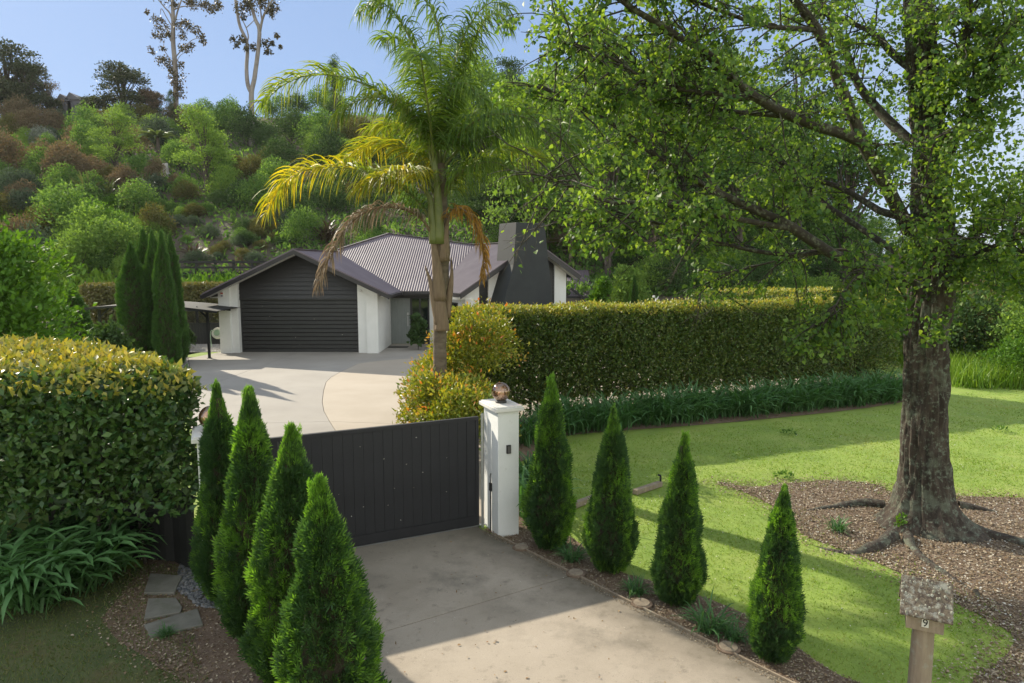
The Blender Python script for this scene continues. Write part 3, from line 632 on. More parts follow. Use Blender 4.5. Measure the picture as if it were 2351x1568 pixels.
# right wing walls, in the wing's own direction
def wprism(pl, w0, w1, name, mat, parent=None, bevel=0):
    """polygon in (u, z) pushed through w0..w1"""
    n = len(pl); v = [wing(u, w0, z) for u, z in pl] + [wing(u, w1, z) for u, z in pl]
    o = MB().add(v, [tuple(range(n)), tuple(range(2 * n - 1, n - 1, -1))] + [(i, i + n, (i + 1) % n + n, (i + 1) % n) for i in range(n)]).build(name, mat, None, bevel=bevel)
    if parent is None: return hp(o)
    o.parent = parent; return o
def wz(u, off=.14): return (ZE + SL * u if u < uA else ZE + SL * uA - SL * (u - uA)) - off
def wwall(u0, u1, z0, w0=.5, w1=.75, name='wall', mat=None, z1=None):
    pl = [(u0, z0), (u1, z0)] + ([(u1, wz(u1))] + ([(uA, wz(uA))] if u0 < uA < u1 else []) + [(u0, wz(u0))] if z1 is None else [(u1, z1), (u0, z1)])
    return wprism(pl, w0, w1, name, mat or m_white)
wwall(.5, 1.22, 0); wwall(1.72, 2.3, 0); wwall(5.45, 6.15, 0)
wwall(1.22, 1.72, 0, .56, .7, 'wall', m_dark, .3)
for u0, u1 in ((1.225, 1.715), (4.55, 5.445)):
    cl = wwall(u0, u1, 2.2, .60, .65, 'side_cladding', m_dark)
    z = 2.2
    while z + .17 < min(wz(u0), wz(u1)):
        wprism([(u0, z + .004), (u1, z + .004), (u1, z + .17), (u0, z + .17)], .565, .598, 'board', m_dark, cl); z += .18
    wn = wprism([(u0, .3), (u1, .3), (u1, .35), (u0, .35)], .55, .65, 'window', m_dark)
    wprism([(u0, .351), (u0 + .05, .351), (u0 + .05, 2.19), (u0, 2.19)], .55, .65, 'frame', m_dark, wn); wprism([(u1 - .05, .351), (u1, .351), (u1, 2.19), (u1 - .05, 2.19)], .55, .65, 'frame', m_dark, wn)
    wprism([(u0 + .051, .351), (u1 - .051, .351), (u1 - .051, 2.19), (u0 + .051, 2.19)], .60, .61, 'pane', m_glass, wn)
    for k in range(12):
        zc = 1.2 + k * .08; wprism([(u0 + .06, zc), (u1 - .06, zc), (u1 - .06, zc + .05), (u0 + .06, zc + .05)], .585, .592, 'blind_slat', m_blind, wn)
wwall(2.3, 4.55, 0, .62, .75)
# side wall of the wing with a window
def wside(u0, u1, w0, w1, z0, z1, name, mat, parent=None):
    return wprism([(u0, z0), (u1, z0), (u1, z1), (u0, z1)], w0, w1, name, mat, parent)
wside(.5, .7, .752, 3.4, 0, ZE - .05, 'wall', m_white); sw = wside(.46, .498, 1.3, 2.0, .9, 2.2, 'window', m_dark); wside(.445, .458, 1.36, 1.94, .96, 2.14, 'pane', m_glass, sw)
wside(5.95, 6.15, .752, 8, 0, ZR - .02, 'wall', m_white)
for (u0, u1) in ((0, uA), (uR, uA)):
    za, zb_ = ZE + SL * min(u0, 99) if u0 == 0 else ZR, ZE + SL * uA
    wprism([(u0, za - .27), (u1, zb_ - .24), (u1, zb_ + .03), (u0, za + .0)], -.03, .0, 'barge_board', m_fascia)
    wprism([(u0, za - .01), (u1, zb_ - .01), (u1, zb_ + .05), (u0, za + .05)], -.05, -.032, 'barge_cap', m_roof)
    wprism([(u0, za - .22), (u1, zb_ - .20), (u1, zb_ - .17), (u0, za - .19)], .004, .495, 'soffit', m_soffit)
# tapered chimney in front of the wing
zt = zz(511, 32); sec = [(0, 1.62, 4.62, -.85, .5), (zz(708, 32), 1.72, 4.55, -.80, .5), (zz(608, 32), 2.42, 4.35, -.66, 1.0), (zt, 2.60, 4.15, -.6, 1.0)]
v = []; 
for z, a, b, c, d in sec: v += [wing(a, c, z), wing(b, c, z), wing(b, d, z), wing(a, d, z)]
f = [(3, 2, 1, 0), (12, 13, 14, 15)] + [(4 * k + i, 4 * k + (i + 1) % 4, 4 * k + 4 + (i + 1) % 4, 4 * k + 4 + i) for k in range(3) for i in range(4)]
ch = hp(MB().add(v, f).build('chimney', m_chim, bevel=.015))
if 0: MB().box(*(sorted((float(wing(2.9, -.2, 0)[0]), float(wing(3.8, .5, 0)[0])))), 32.4, 33.0, zt, zt + .08).build('flue', m_dark, ch)
# downpipe head, lamps, alarm box
dp = wing(.42, .42, ZE - .3); hp(MB().box(dp[0] - .55, dp[0] + .35, dp[1] - .2, dp[1] - .08, ZE - .30, ZE - .20).build('downpipe', m_soffit))
ax_ = zx(510, YG); hp(MB().box(ax_ - .0, ax_ + .17, YG - .19, YG - .121, zz(681, YG), zz(669, YG)).build('alarm_box', m_soffit, bevel=.01))
hp(MB().box(ax_ + .03, ax_ + .14, YG - .198, YG - .19, zz(675, YG), zz(671, YG)).build('alarm_label', plain('red_print', [(.35, .06, .05), (.4, .08, .06)], 5, .5, 20, 0)))
hp(MB().box(ax_ + .04, ax_ + .13, YG - .198, YG - .19, zz(680, YG), zz(677.5, YG)).build('alarm_label', plain('blue_print', [(.03, .04, .12), (.04, .05, .15)], 5, .5, 20, 0)))
sl = zx(525, YG); zl = zz(708, YG)
Mx = Matrix.Rotation(math.radians(60), 4, 'X')
hp(MB().lathe([(0, -.06), (.05, -.06), (.075, .02), (.075, .05), (0, .05)], (sl - .1, YG - .26, zl), 12, Matrix.Rotation(math.radians(115), 4, 'X')).lathe([(0, -.06), (.05, -.06), (.075, .02), (.075, .05), (0, .05)], (sl + .09, YG - .24, zl), 12, Matrix.Rotation(math.radians(100), 4, 'X')).box(sl - .03, sl + .03, YG - .2, YG - .122, zl - .05, zl + .05).build('security_light', m_dark, smooth_=False))
hp(MB().lathe([(0, -.05), (.06, -.04), (.08, 0), (.06, .05), (0, .05)], (zx(829, YG), YG - .07, zz(667, YG)), 12).build('wall_lamp', m_soffit))
tag(hp(MB().build('x', None)) if False else house)

# separate small building behind
back = empty('garden_pavilion', tuple(P(1338, 700, 41) * (1, 1, 0)), 0, 'small far pavilion with corrugated roof and dark beams right of the house', 'pavilion')
bi = Matrix.Translation(-back.location)
def bp(o): o.parent = back; o.matrix_parent_inverse = bi; return o
r_ = corr('roof', [P(1305, 681, 41), P(1362, 681, 41), P(1350, 620, 44.5), P(1300, 620, 44.5)], (1, 0, 0), m_roof, .12); bp(r_)
bp(MB().bar(P(1300, 684, 40.9), P(1366, 684, 40.9), .12, .2).build('beam', m_fascia)); bp(MB().bar(P(1310, 662, 40.6), P(1345, 688, 40.6), .1, .14).build('beam', m_fascia))
a_ = P(1318, 690, 42); b_ = P(1362, 690, 42); bp(MB().box(a_[0], b_[0], 42, 45, 0, a_[2] + .1).build('wall', m_dark))
a_ = P(1343, 690, 40.8); bp(MB().box(a_[0], a_[0] + .16, 40.8, 40.95, 0, a_[2] + .05).build('post', m_soffit))

mat_ = tag(MB().box(zx(893, 33.2), zx(938, 33.2), 32.6, 33.03, .032, .05).build('doormat', m_black), 'black doormat on the concrete before the grey front door', 'doormat')
# hose reel
hx, hz = zx(497, 31.0), zz(765, 31.0)
hr_ = empty('hose_reel', (hx, 31.0, hz), 0, 'pale green hose reel hanging on the white left wall of the garage', 'hose reel')
m_hose = plain('hose_green', [(.28, .42, .30), (.36, .50, .38)], 6, .4, 20, 0)
RY = Matrix.Rotation(math.radians(90), 4, 'X')
MB().lathe([(0, -.1), (.24, -.1), (.26, -.06), (.22, -.04), (.22, .04), (.26, .06), (.24, .1), (0, .1)], (0, 0, 0), 24, Matrix.Rotation(math.radians(70), 4, 'X')).build('reel', m_soffit, hr_)
MB().lathe([(0, .101), (.12, .12), (.15, .101)], (0, 0, 0), 18, Matrix.Rotation(math.radians(70), 4, 'X')).build('hub', m_hose, hr_)
MB().tube(spline([(-.1, -.14, .15), (-.24, -.14, .12), (-.28, -.14, -.1), (-.27, -.14, -.45), (-.26, -.12, -.62)], 6), .018, 6).build('hose', m_hose, hr_, True)

# ================================================================== canopy, fences by the house
cp = empty('canopy', tuple(G(478, 824)), 0, 'black arched canopy on slim posts left of the garage', 'canopy')
ci = Matrix.Translation(-cp.location)
def cpp(o): o.parent = cp; o.matrix_parent_inverse = ci; return o
Yc = G(478, 824)[1]
def arch(t, y):  # t 0..1 left to right
    a = P(195 + 315 * t, 708 + 0 * t, Yc)[0]; return (a, y, zz(712, Yc) + .26 * math.sin(math.pi * min(1, .12 + t * .88)))
N = 24; V = [arch(k / N, Yc - .5) for k in range(N + 1)] + [arch(k / N, Yc + 2.2) for k in range(N + 1)]; V += [(a, b, c - .02) for a, b, c in V]
F = []; n = N + 1
for k in range(N): F += [(k, k + 1, k + 1 + n, k + n), (2 * n + k, 3 * n + k, 3 * n + k + 1, 2 * n + k + 1), (k, 2 * n + k, 2 * n + k + 1, k + 1), (n + k, n + k + 1, 3 * n + k + 1, 3 * n + k)]
cpp(mk('canopy_sheet', V, F, m_black))
for y in (Yc - .52, Yc + .85, Yc + 2.22):
    pts = [np.array(arch(k / N, y)) + (0, 0, -.05) for k in range(N + 1)]; m = MB()
    for p, q in zip(pts, pts[1:]): m.bar(p, q, .05, .09)
    cpp(m.build('rafter', m_black))
for px, nm in ((478, 'post'), (231, 'post')):
    x = P(px, 760, Yc)[0]; m = MB().box(x - .045, x + .045, Yc - .045, Yc + .045, 0, zz(712, Yc) + .02)
    s_ = -1 if px > 300 else 1
    m.bar((x, Yc, zz(730, Yc)), (x + s_ * .45, Yc, zz(709, Yc) + .08), .05, .08); cpp(m.build(nm, m_black)); cpp(MB().box(x - .08, x + .08, Yc - .08, Yc + .08, .03, .05).build('base_plate', m_black))
# trellis fence
Yt = 34.2; tf = empty('trellis_fence', (zx(465, Yt), Yt, 0), 0, 'black board fence topped by diagonal lattice beside the garage', 'fence')
ti = Matrix.Translation(-tf.location)
def tp(o): o.parent = tf; o.matrix_parent_inverse = ti; return o
x0, x1 = zx(395, Yt), zx(503, Yt); zt0, zt1 = zz(742, Yt), zz(713, Yt)
nb = 16
for k in range(nb):
    a = x0 + (x1 - x0) * k / nb; tp(MB().box(a + .006, a + (x1 - x0) / nb - .006, Yt, Yt + .02 + .004 * (k % 2), 0, zt0 - .04).build('board', m_black))
tp(MB().box(x0, x1, Yt - .03, Yt - .001, zt0 - .04, zt0 + .02).box(x0, x1, Yt - .03, Yt - .001, zt1 - .03, zt1 + .03).build('rail', m_black))
for sg in (1, -1):
    m = MB(); hgt = zt1 - zt0; x = x0
    while x < x1 - hgt:
        a, b = (x, x + hgt) if sg > 0 else (x + hgt, x); m.bar((a, Yt + .01 * (1 + sg), zt0), (b, Yt + .01 * (1 + sg), zt1), .008, .025, (0, 1, 0)); x += .12
    tp(tag(m.build('lattice', m_black), kind='stuff'))
for x in (x0, (x0 + x1) / 2, x1): tp(MB().box(x - .05, x + .05, Yt + .05, Yt + .15, 0, zt1 + .06).build('post', m_black))
# black post and rail fence on the bank
Yr = 44.5; rf = empty('rail_fence', (zx(500, Yr), Yr, float(hillz(zx(500, Yr), Yr))), 0, 'black post and rail fence on the bank behind the garage', 'fence')
ri = Matrix.Translation(-rf.location)
for k, px in enumerate((300, 350, 411, 455, 498, 540, 582, 625)):
    x = zx(px, Yr); zg = float(hillz(x, Yr)); 
    o = MB().box(x - .07, x + .07, Yr, Yr + .12, zg - .3, zg + 1.15).build('post', m_black); o.parent = rf; o.matrix_parent_inverse = ri
for h in (.3, .65, 1.0):
    for (pa, pb) in ((300, 455), (455, 625)):
        xa, xb = zx(pa, Yr), zx(pb, Yr)
        o = MB().bar((xa, Yr - .03, float(hillz(xa, Yr)) + h), (xb, Yr - .03, float(hillz(xb, Yr)) + h), .04, .14).build('rail', m_black); o.parent = rf; o.matrix_parent_inverse = ri
# pool fence far right of the house
Yp = 37; pf = empty('pool_fence', (zx(1530, Yp), Yp, 0), 0, 'low grey top-railed fence beyond the long hedge with a pale post', 'fence'); pi_ = Matrix.Translation(-pf.location)
def pfp(o): o.parent = pf; o.matrix_parent_inverse = pi_; return o
zr = zz(694, Yp); pfp(MB().bar((zx(1462, Yp), Yp, zr), (zx(1600, Yp), Yp, zr), .06, .05).build('rail', m_galv))
for px in (1462, 1497, 1532, 1566, 1600): x = zx(px, Yp); pfp(MB().box(x - .025, x + .025, Yp - .02, Yp + .02, 0, zr - .03).build('post', m_galv))
x = zx(1507, Yp - .3); pfp(MB().box(x - .06, x + .06, Yp - .36, Yp - .24, 0, zr + .28).box(x - .2, x + .1, Yp - .36, Yp - .24, zr + .28, zr + .38).build('pale_post', m_soffit))
# ================================================================== GATE, PILLARS, MAILBOX
GA = math.atan2(.4, .917); gu = np.array((math.cos(GA), math.sin(GA), 0)); gw = np.array((-gu[1], gu[0], 0))
m_globe, t_, b_ = newmat('smoked_globe_glass')
b_.inputs['Base Color'].default_value = (.30, .15, .09, 1); b_.inputs['Roughness'].default_value = .04
tr_ = t_.nodes.new('ShaderNodeBsdfTransparent'); tr_.inputs[0].default_value = (.82, .62, .50, 1)
gl_ = t_.nodes.new('ShaderNodeBsdfGlossy'); gl_.inputs['Roughness'].default_value = .12; gl_.inputs[0].default_value = (.9, .75, .62, 1)
fr_ = t_.nodes.new('ShaderNodeFresnel'); fr_.inputs[0].default_value = 1.6
mm_ = t_.nodes.new('ShaderNodeMath'); mm_.operation = 'ADD'; mm_.inputs[1].default_value = .12; t_.links.new(fr_.outputs[0], mm_.inputs[0])
df_ = t_.nodes.new('ShaderNodeMixShader'); df_.inputs[0].default_value = .22; t_.links.new(tr_.outputs[0], df_.inputs[1]); t_.links.new(b_.outputs[0], df_.inputs[2])
mx_ = t_.nodes.new('ShaderNodeMixShader'); t_.links.new(mm_.outputs[0], mx_.inputs[0]); t_.links.new(df_.outputs[0], mx_.inputs[1]); t_.links.new(gl_.outputs[0], mx_.inputs[2])
t_.links.new(mx_.outputs[0], t_.nodes['Material Output'].inputs[0])
m_bulb = plain('white_bulb', [(.75, .7, .62), (.8, .76, .7)], 5, .4, 10, 0)
m_pillar = plain('pillar_plaster', [(.70, .71, .69), (.77, .77, .75)], 3, .85, 50, .3, .004, second=[(2, .55, .8, (.40, .38, .32), .35), (12, .6, .75, (.35, .33, .27), .4)])
m_cap = plain('pillar_cap', [(.62, .60, .56), (.70, .68, .64)], 6, .8, 50, .2, second=[(7, .55, .75, (.36, .31, .26), .6)])
PW, PD, PH = .34, .58, 1.945
def pillar(K, label):
    t = empty('gate_pillar', (K[0], K[1], 0), GA, label, 'gate pillar', 'white pillars at the driveway gate')
    v = MB().box(0, PW, 0, PD, 0, PH).build('shaft', m_pillar, t, bevel=.008)
    MB().box(-.06, PW + .06, -.06, PD + .06, PH + .001, PH + .055).box(-.035, PW + .035, -.035, PD + .035, PH + .0555, PH + .075).build('cap', m_cap, t, bevel=.006)
    return t
def globe(K, label):
    c = np.array(K) + gu[:2] * PW / 2 + gw[:2] * PD / 2
    t = empty('globe_lamp', (c[0], c[1], PH + .077), 0, label, 'lamp', 'smoked globe lamps on the gate pillars')
    MB().lathe([(0, 0), (.085, 0), (.085, .02), (.07, .045), (0, .045)], (0, 0, 0), 24).build('base', m_dark, t, smooth_=False)
    R = .145; a0 = -1.15
    pr = [(R * math.cos(a), R * math.sin(a) + R * .95 + .03) for a in np.linspace(a0, math.pi / 2, 22)]
    MB().lathe(pr, (0, 0, 0), 36).build('globe', m_globe, t, smooth_=True)
    MB().lathe([(0, .045), (.03, .045), (.03, .08), (.045, .10), (.052, .13), (.04, .16), (.0, .175)], (0, 0, 0), 16).build('bulb', m_bulb, t, smooth_=True)
    return t
K1 = (-.207, 9.91); K2 = (-3.88, 8.2)
p1 = pillar(K1, 'white square pillar with the intercom, right of the dark gate'); globe(K1, 'smoked glass globe lamp on top of the right gate pillar')
p2 = pillar(K2, 'white square pillar mostly hidden behind the left row of conifers'); globe(K2, 'smoked globe lamp on the left pillar, half hidden by a conifer')
ic = MB().box(.13, .20, -.03, -.001, 1.30, 1.43).build('intercom', m_dark, p1, bevel=.006); MB().box(.143, .187, -.036, -.0305, 1.315, 1.415).build('intercom_plate', plain('intercom_face', [(.10, .095, .09), (.13, .12, .12)], 5, .4, 20, 0), ic)
MB().box(-.03, -.001, .24, .30, .66, .78).tube([(-.015, .27, .78), (-.02, .275, .88), (-.01, .27, .93)], .006, 5).tube([(-.015, .27, .66), (-.02, .265, .5), (-.012, .275, .3), (-.02, .27, .02)], .009, 5).build('sensor_box', m_black, p1)
# gate
gl0 = np.array(G(1103, 1210)); gl1 = np.array(G(812, 1262)); gd_ = gl0 - gl1; gd_[2] = 0; gd_ /= np.linalg.norm(gd_); ga = math.atan2(gd_[1], gd_[0])
org = gl0 - gd_ * 3.75
gate = empty('sliding_gate', (org[0], org[1], 0), ga, 'long dark grey sliding gate of vertical boards across the driveway', 'gate')
GL, GH0, GH1 = 3.72, .055, 1.785
MB().box(0, GL, -.03, .03, GH1 - .055, GH1).box(0, GL, -.03, .03, GH0, GH0 + .15).box(GL - .05, GL, -.03, .03, GH0 + .151, GH1 - .056).box(0, .05, -.03, .03, GH0 + .151, GH1 - .056).build('frame', m_gate, gate, bevel=.004)
MB().box(GL - .20, GL - .155, -.026, .026, GH0 + .151, GH1 - .056).build('upright', m_gate, gate, bevel=.003)
nb = 24; bw = (GL - .25) / nb
bme = None
for k in range(nb):
    o = MB().box(0, bw - .0025, -.016, .012, GH0 + .152, GH1 - .057).build('board', m_gate, gate, bevel=.003) if bme is None else inst('board', bme, gate)
    if bme is None: bme = o.data
    o.location = (.052 + bw * k, .002 * math.sin(k * 5), 0)
MB().box(GL - .152, GL - .052, -.014, .010, GH0 + .152, GH1 - .057).build('board', m_gate, gate)
for x in (1.6, 3.3):
    MB().lathe([(0, -.02), (.045, -.02), (.045, .02), (0, .02)], (x, 0, .075), 14, Matrix.Rotation(math.radians(90), 4, 'X')).build('wheel', m_galv, gate)
tag(MB().box(org[0], org[0] + 4.0, -.02, .02, .032, .046).build('tmp', m_galv) if False else gate)
tr = MB().bar(tuple(org + gd_ * -.1 + np.array((gd_[1], -gd_[0], 0)) * 0 + (0, 0, .040)), tuple(org + gd_ * 3.95 + (0, 0, .040)), .05, .012).build('gate_track', m_galv); tag(tr, 'thin pale metal track on the concrete below the sliding gate', 'gate track')
tag(MB().bar(tuple(np.array(K1 + (0,)) + gw * .50 - gu * .06), tuple(np.array(K1 + (0,)) + gw * .50 - gu * .06 + (0, 0, 1.82)), .05, .04).build('gate_stop_post', m_galv), 'slim metal gate post beside the right white pillar', 'post')

# blossom fluff stuck on the gate and on the garage door
r_ = np.random.RandomState(3); k = 16; pp = np.column_stack([r_.uniform(1.3, GL - .3, k), np.full(k, -.02), r_.uniform(.3, 1.6, k)])
o = scatter('stuck_fluff', 'diamond', pp, r_.normal(size=(k, 3)) * (1, .1, 1), np.tile((0, -1., .1), (k, 1)), .022 * r_.uniform(.5, 1.2, k), L_petal, gate, wid=.9); o['kind'] = 'stuff'
k = 9; pp = np.column_stack([r_.uniform(gx0 + .3, gx1 - .3, k), np.full(k, YG + .27), r_.uniform(.3, 2.2, k)])
o = hp(scatter('stuck_fluff', 'diamond', pp, r_.normal(size=(k, 3)) * (1, .1, 1), np.tile((0, -1., .1), (k, 1)), .05 * r_.uniform(.5, 1.2, k), L_petal, wid=.9)); o['kind'] = 'stuff'
# low black fence at the left
f0, f1, f2 = np.array(G(120, 1270)), np.array(G(396, 1288)), np.array(G(452, 1318))
lf = empty('low_fence', tuple(f1), 0, 'low black board fence between the left hedge and the white pillar', 'fence'); li = Matrix.Translation(-Vector(f1))
def lfp(o): o.parent = lf; o.matrix_parent_inverse = li; return o
for a, b, n, h in ((f0, f1, 12, 1.08), (f1 + (.03, 0, 0), f2, 3, 1.0)):
    for k in range(n):
        p = a + (b - a) * (k / n); q = a + (b - a) * ((k + .97) / n); lfp(MB().bar((p[0], p[1], h / 2 + .02 * math.sin(k * 3)), (q[0], q[1], h / 2 + .02 * math.sin(k * 3)), .025, h).build('board', m_black))
    lfp(MB().bar((a[0], a[1], h + .04), (b[0], b[1], h + .04), .10, .035).build('cap_rail', m_black))
lfp(MB().box(f1[0] - .07, f1[0] + .05, f1[1] - .03, f1[1] + .09, 0, 1.14).build('post', m_black))

# mailbox
mb = empty('mailbox', (3.74, 5.86, 0), math.radians(-28), 'weathered wooden mailbox shaped like a little house with number 9', 'mailbox')
mb.scale = (.88, .88, .975)
MB().lathe([(.11, 0), (.105, .6), (.10, .98), (0, .98)], (0, 0, 0), 20).build('post', m_timber, mb, smooth_=False)
MB().box(-.165, .165, -.15, .15, .91, 1.10).prism([(-.15, 1.1001), (.15, 1.1001), (0, 1.245)], -.16, .16, 'y').build('box', m_timber, mb, bevel=.004) if False else None
bx_ = MB(); bx_.box(-.165, .165, -.14, .14, .90, 1.10)
bx_.add([(-.165, -.14, 1.1001), (-.165, .14, 1.1001), (-.165, 0, 1.26), (.165, -.14, 1.1001), (.165, .14, 1.1001), (.165, 0, 1.26)], [(0, 1, 2), (3, 5, 4), (0, 2, 5, 3), (1, 4, 5, 2), (0, 3, 4, 1)])
bx_.build('box', m_timber, mb, bevel=.004)
for s_ in (-1, 1):
    rf_ = MB(); rf_.add([(-.23, 0, 1.355), (.23, 0, 1.355), (.23, s_ * .225, 1.06), (-.23, s_ * .225, 1.06), (-.23, 0, 1.32), (.23, 0, 1.32), (.23, s_ * .205, 1.04), (-.23, s_ * .205, 1.04)],
          [(0, 1, 2, 3), (4, 7, 6, 5), (0, 3, 7, 4), (1, 5, 6, 2), (2, 6, 7, 3), (0, 4, 5, 1)]).build('roof_slab', m_lichen, mb, bevel=.008)
lw = []
m_lip = MB(); rr = random.Random(4)
for s_ in (-1, 1):
    for k in range(60):
        u_, v_ = rr.uniform(-.22, .22), rr.uniform(.01, .225); zc = 1.355 - v_ * (.295 / .225); r1 = rr.uniform(.006, .018); h_ = rr.uniform(.004, .011)
        n_ = 6; ang = [6.283 * i / n_ + rr.uniform(-.3, .3) for i in range(n_)]
        ring = [(u_ + r1 * math.cos(a) * rr.uniform(.6, 1.2), s_ * (v_ + r1 * math.sin(a) * .7), zc - r1 * math.sin(a) * .7 * 1.31 - .002) for a in ang]
        m_lip.add(ring + [(u_, s_ * v_ + s_ * h_ * .7, zc + h_ * .7)], [(i, (i + 1) % n_, n_) for i in range(n_)])
lic = m_lip.build('lichen', leafmat('lichen_crust', [(.22, .22, .17), (.32, .31, .26), (.16, .15, .11)], 0, rough=.95, spec=.1), mb); lic['kind'] = 'stuff'
MB().box(-.03, .032, -.152, -.141, .945, 1.035).build('number_plate', plain('number_plate_white', [(.55, .53, .46), (.62, .6, .53)], 20, .7, 30, .05), mb)
tc = bpy.data.curves.new('number', 'FONT'); tc.body = '9'; tc.size = .10; tc.extrude = .0015; tc.align_x = 'CENTER'; to = bpy.data.objects.new('tmp', tc); link(to)
dg = bpy.context.evaluated_depsgraph_get(); dg.update(); nm = bpy.data.meshes.new_from_object(to.evaluated_get(dg)); bpy.data.objects.remove(to)
nm.materials.clear(); nm.materials.append(m_black); o = inst('number', nm, mb, (.001, -.1535, .955), (math.pi / 2, 0, 0)); nm.name = 'number'

# garden edging timbers
for (a, b), lb in zip((((1302, 1172), (1384, 1141)), ((1457, 1136), (1516, 1116))), ('weathered timber edging behind the first two conifers right of the pillar', 'weathered edging timber with a black peg, behind the third right conifer')):
    A, B = G(*a), G(*b); o = MB().bar((A[0], A[1], .05), (B[0], B[1], .05), .10, .09).build('edging_timber', m_timber, bevel=.006); tag(o, lb, 'edging timber')
B = G(1516, 1116); tag(MB().bar((B[0], B[1], 0), (B[0], B[1], .2), .03, .03).bar((B[0], B[1], .2), (B[0] - .05, B[1], .22), .03, .03).build('black_peg', m_black), 'small black peg at the end of the edging timber', 'peg')
# low round in-ground garden discs along the edge
dl = ['round wooden disc beside the driveway nearest the white pillar', 'round wooden disc below the second right conifer at the driveway edge', 'round wooden disc below the third right conifer at the driveway edge', 'round wooden disc beside the front right conifer at the driveway edge']
for (px, py), lb in zip(((1197, 1262), (1322, 1322), (1473, 1392), (1672, 1494)), dl):
    A = G(px, py); t = empty('garden_disc', (A[0], A[1], 0), 0, lb, 'garden disc', 'round discs along the driveway edge')
    MB().lathe([(.13, 0), (.13, .045), (.115, .05), (0, .05)], (0, 0, 0), 22).build('rim', m_bed, t); MB().lathe([(.10, .0505), (.095, .058), (0, .058)], (0, 0, 0), 20).build('face', m_timber, t)

# ================================================================== STRAP-LEAVED PLANTS
def strap(L, w_, e0, droop, seed=0, n=7):
    """one arching strap leaf growing along +Y"""
    r = random.Random(seed); p = np.zeros(3); e = e0; pts = []; twist = r.uniform(-.25, .25); v = []
    for k in range(n + 1):
        t = k / n; wd = w_ * (.55 + .9 * t) if t < .5 else w_ * math.sqrt(max(0, 1 - ((t - .5) / .5) ** 2.6)); wd = max(wd, .002)
        tw = twist * t * 2; nx_ = np.array((math.cos(tw), 0, math.sin(tw)))
        nd = np.array((0, -math.sin(e), math.cos(e)))
        v += [p - nx_ * wd / 2 + nd * wd * .22, p, p + nx_ * wd / 2 + nd * wd * .22]
        p = p + np.array((0, math.cos(e), math.sin(e))) * L / n; e -= droop / n * (.4 + 1.2 * t)
    f = []
    for k in range(n):
        b = 3 * k; f += [(b, b + 1, b + 4, b + 3), (b + 1, b + 2, b + 5, b + 4)]
    return np.array(v), np.array(f)
def clump_mesh(name, n, L, w_, mat, seed, spread=.12, e=(50, 85), dr=(1.3, 2.4), link_=False):
    r = random.Random(seed); V = []; F = []; b = 0
    for k in range(n):
        v, f = strap(L * r.uniform(.65, 1.15), w_ * r.uniform(.8, 1.2), math.radians(r.uniform(*e)), r.uniform(*dr), r.random(), 6)
        a = r.uniform(0, 6.283); c, s_ = math.cos(a), math.sin(a)
        R = np.array(((c, -s_, 0), (s_, c, 0), (0, 0, 1))); q = np.array((r.gauss(0, spread), r.gauss(0, spread), 0))
        V.append(v @ R.T + q); F.append(f + b); b += len(v)
    return mk(name, np.concatenate(V), np.concatenate(F), mat, smooth_=True, link_=link_)
# big foreground clumps on the left: every leaf its own object
r = random.Random(11)
big = [mk('leaf', *strap(L, w_, math.radians(e), d, s), L_aga, smooth_=True, link_=False) for L, w_, e, d, s in
       ((1.0, .052, 70, 2.1, 1), (.9, .048, 60, 1.8, 2), (1.1, .058, 78, 2.4, 3), (.8, .048, 50, 1.6, 4), (1.05, .052, 64, 2.5, 5), (.85, .045, 80, 1.9, 6))]
for k, ((px, py), lb, n) in enumerate([((70, 1420), 'dark green strap-leaved clump furthest left below the big left hedge', 170), ((180, 1375), 'dark green strap-leaved clump nearest the camera at the left', 190), ((245, 1325), 'dark green strap-leaved clump next to the low black fence', 160), ((120, 1340), 'dark strap-leaved clump tucked under the middle of the left hedge', 110), ((-40, 1380), 'dark strap-leaved clump cut by the left edge of the photo', 90)]):
    A = G(px, py - 25); t = empty('agapanthus', (A[0], A[1], 0), 0, lb, 'strap-leaved plant', 'strap-leaved clumps under the left hedge')
    for j in range(n):
        inst('leaf', big[r.randrange(6)], t, (r.gauss(0, .17), r.gauss(0, .14), r.uniform(0, .10)), (r.uniform(-.15, .15), r.uniform(-.15, .15), r.uniform(0, 6.283)), r.uniform(.8, 1.2))
# border along the long hedge
cm = [clump_mesh('leaves', 90, 1.0, .036, L_aga, s, .15) for s in (1, 2, 3, 4)]
a0, a1 = np.array(G(1285, 994)), np.array(G(2050, 921)); r = random.Random(5)
k = 0; seg = a1 - a0; Ls = np.linalg.norm(seg); t_ = 0
while t_ < 1.06:
    for off in (0, .45):
        q = a0 + seg * t_ + np.array((-seg[1], seg[0], 0)) / Ls * (off + r.uniform(-.1, .1)) + seg / Ls * (off * .6)
        e_ = empty('agapanthus', (q[0], q[1], 0), r.uniform(0, 6.28), 'dark strap-leaved clump in the continuous border along the foot of the long hedge', 'strap-leaved plant', 'border of strap-leaved clumps along the long hedge')
        inst('leaves', cm[r.randrange(4)], e_, sc=r.uniform(.85, 1.15))
    t_ += .50 / Ls
for (px, py), lb in (((1215, 1120), 'glossy strap-leaved clump right behind the white intercom pillar'), ((1222, 1180), 'glossy strap-leaved clump between the right pillar and first conifer'), ((1240, 1010), 'dark strap-leaved clump under the near end of the long hedge'), ((1205, 1020), 'strap-leaved clump behind the gate pillar cap')):
    q = G(px, py); e_ = empty('agapanthus', (q[0], q[1], 0), r.uniform(0, 6), lb, 'strap-leaved plant'); inst('leaves', cm[r.randrange(4)], e_, sc=.95)
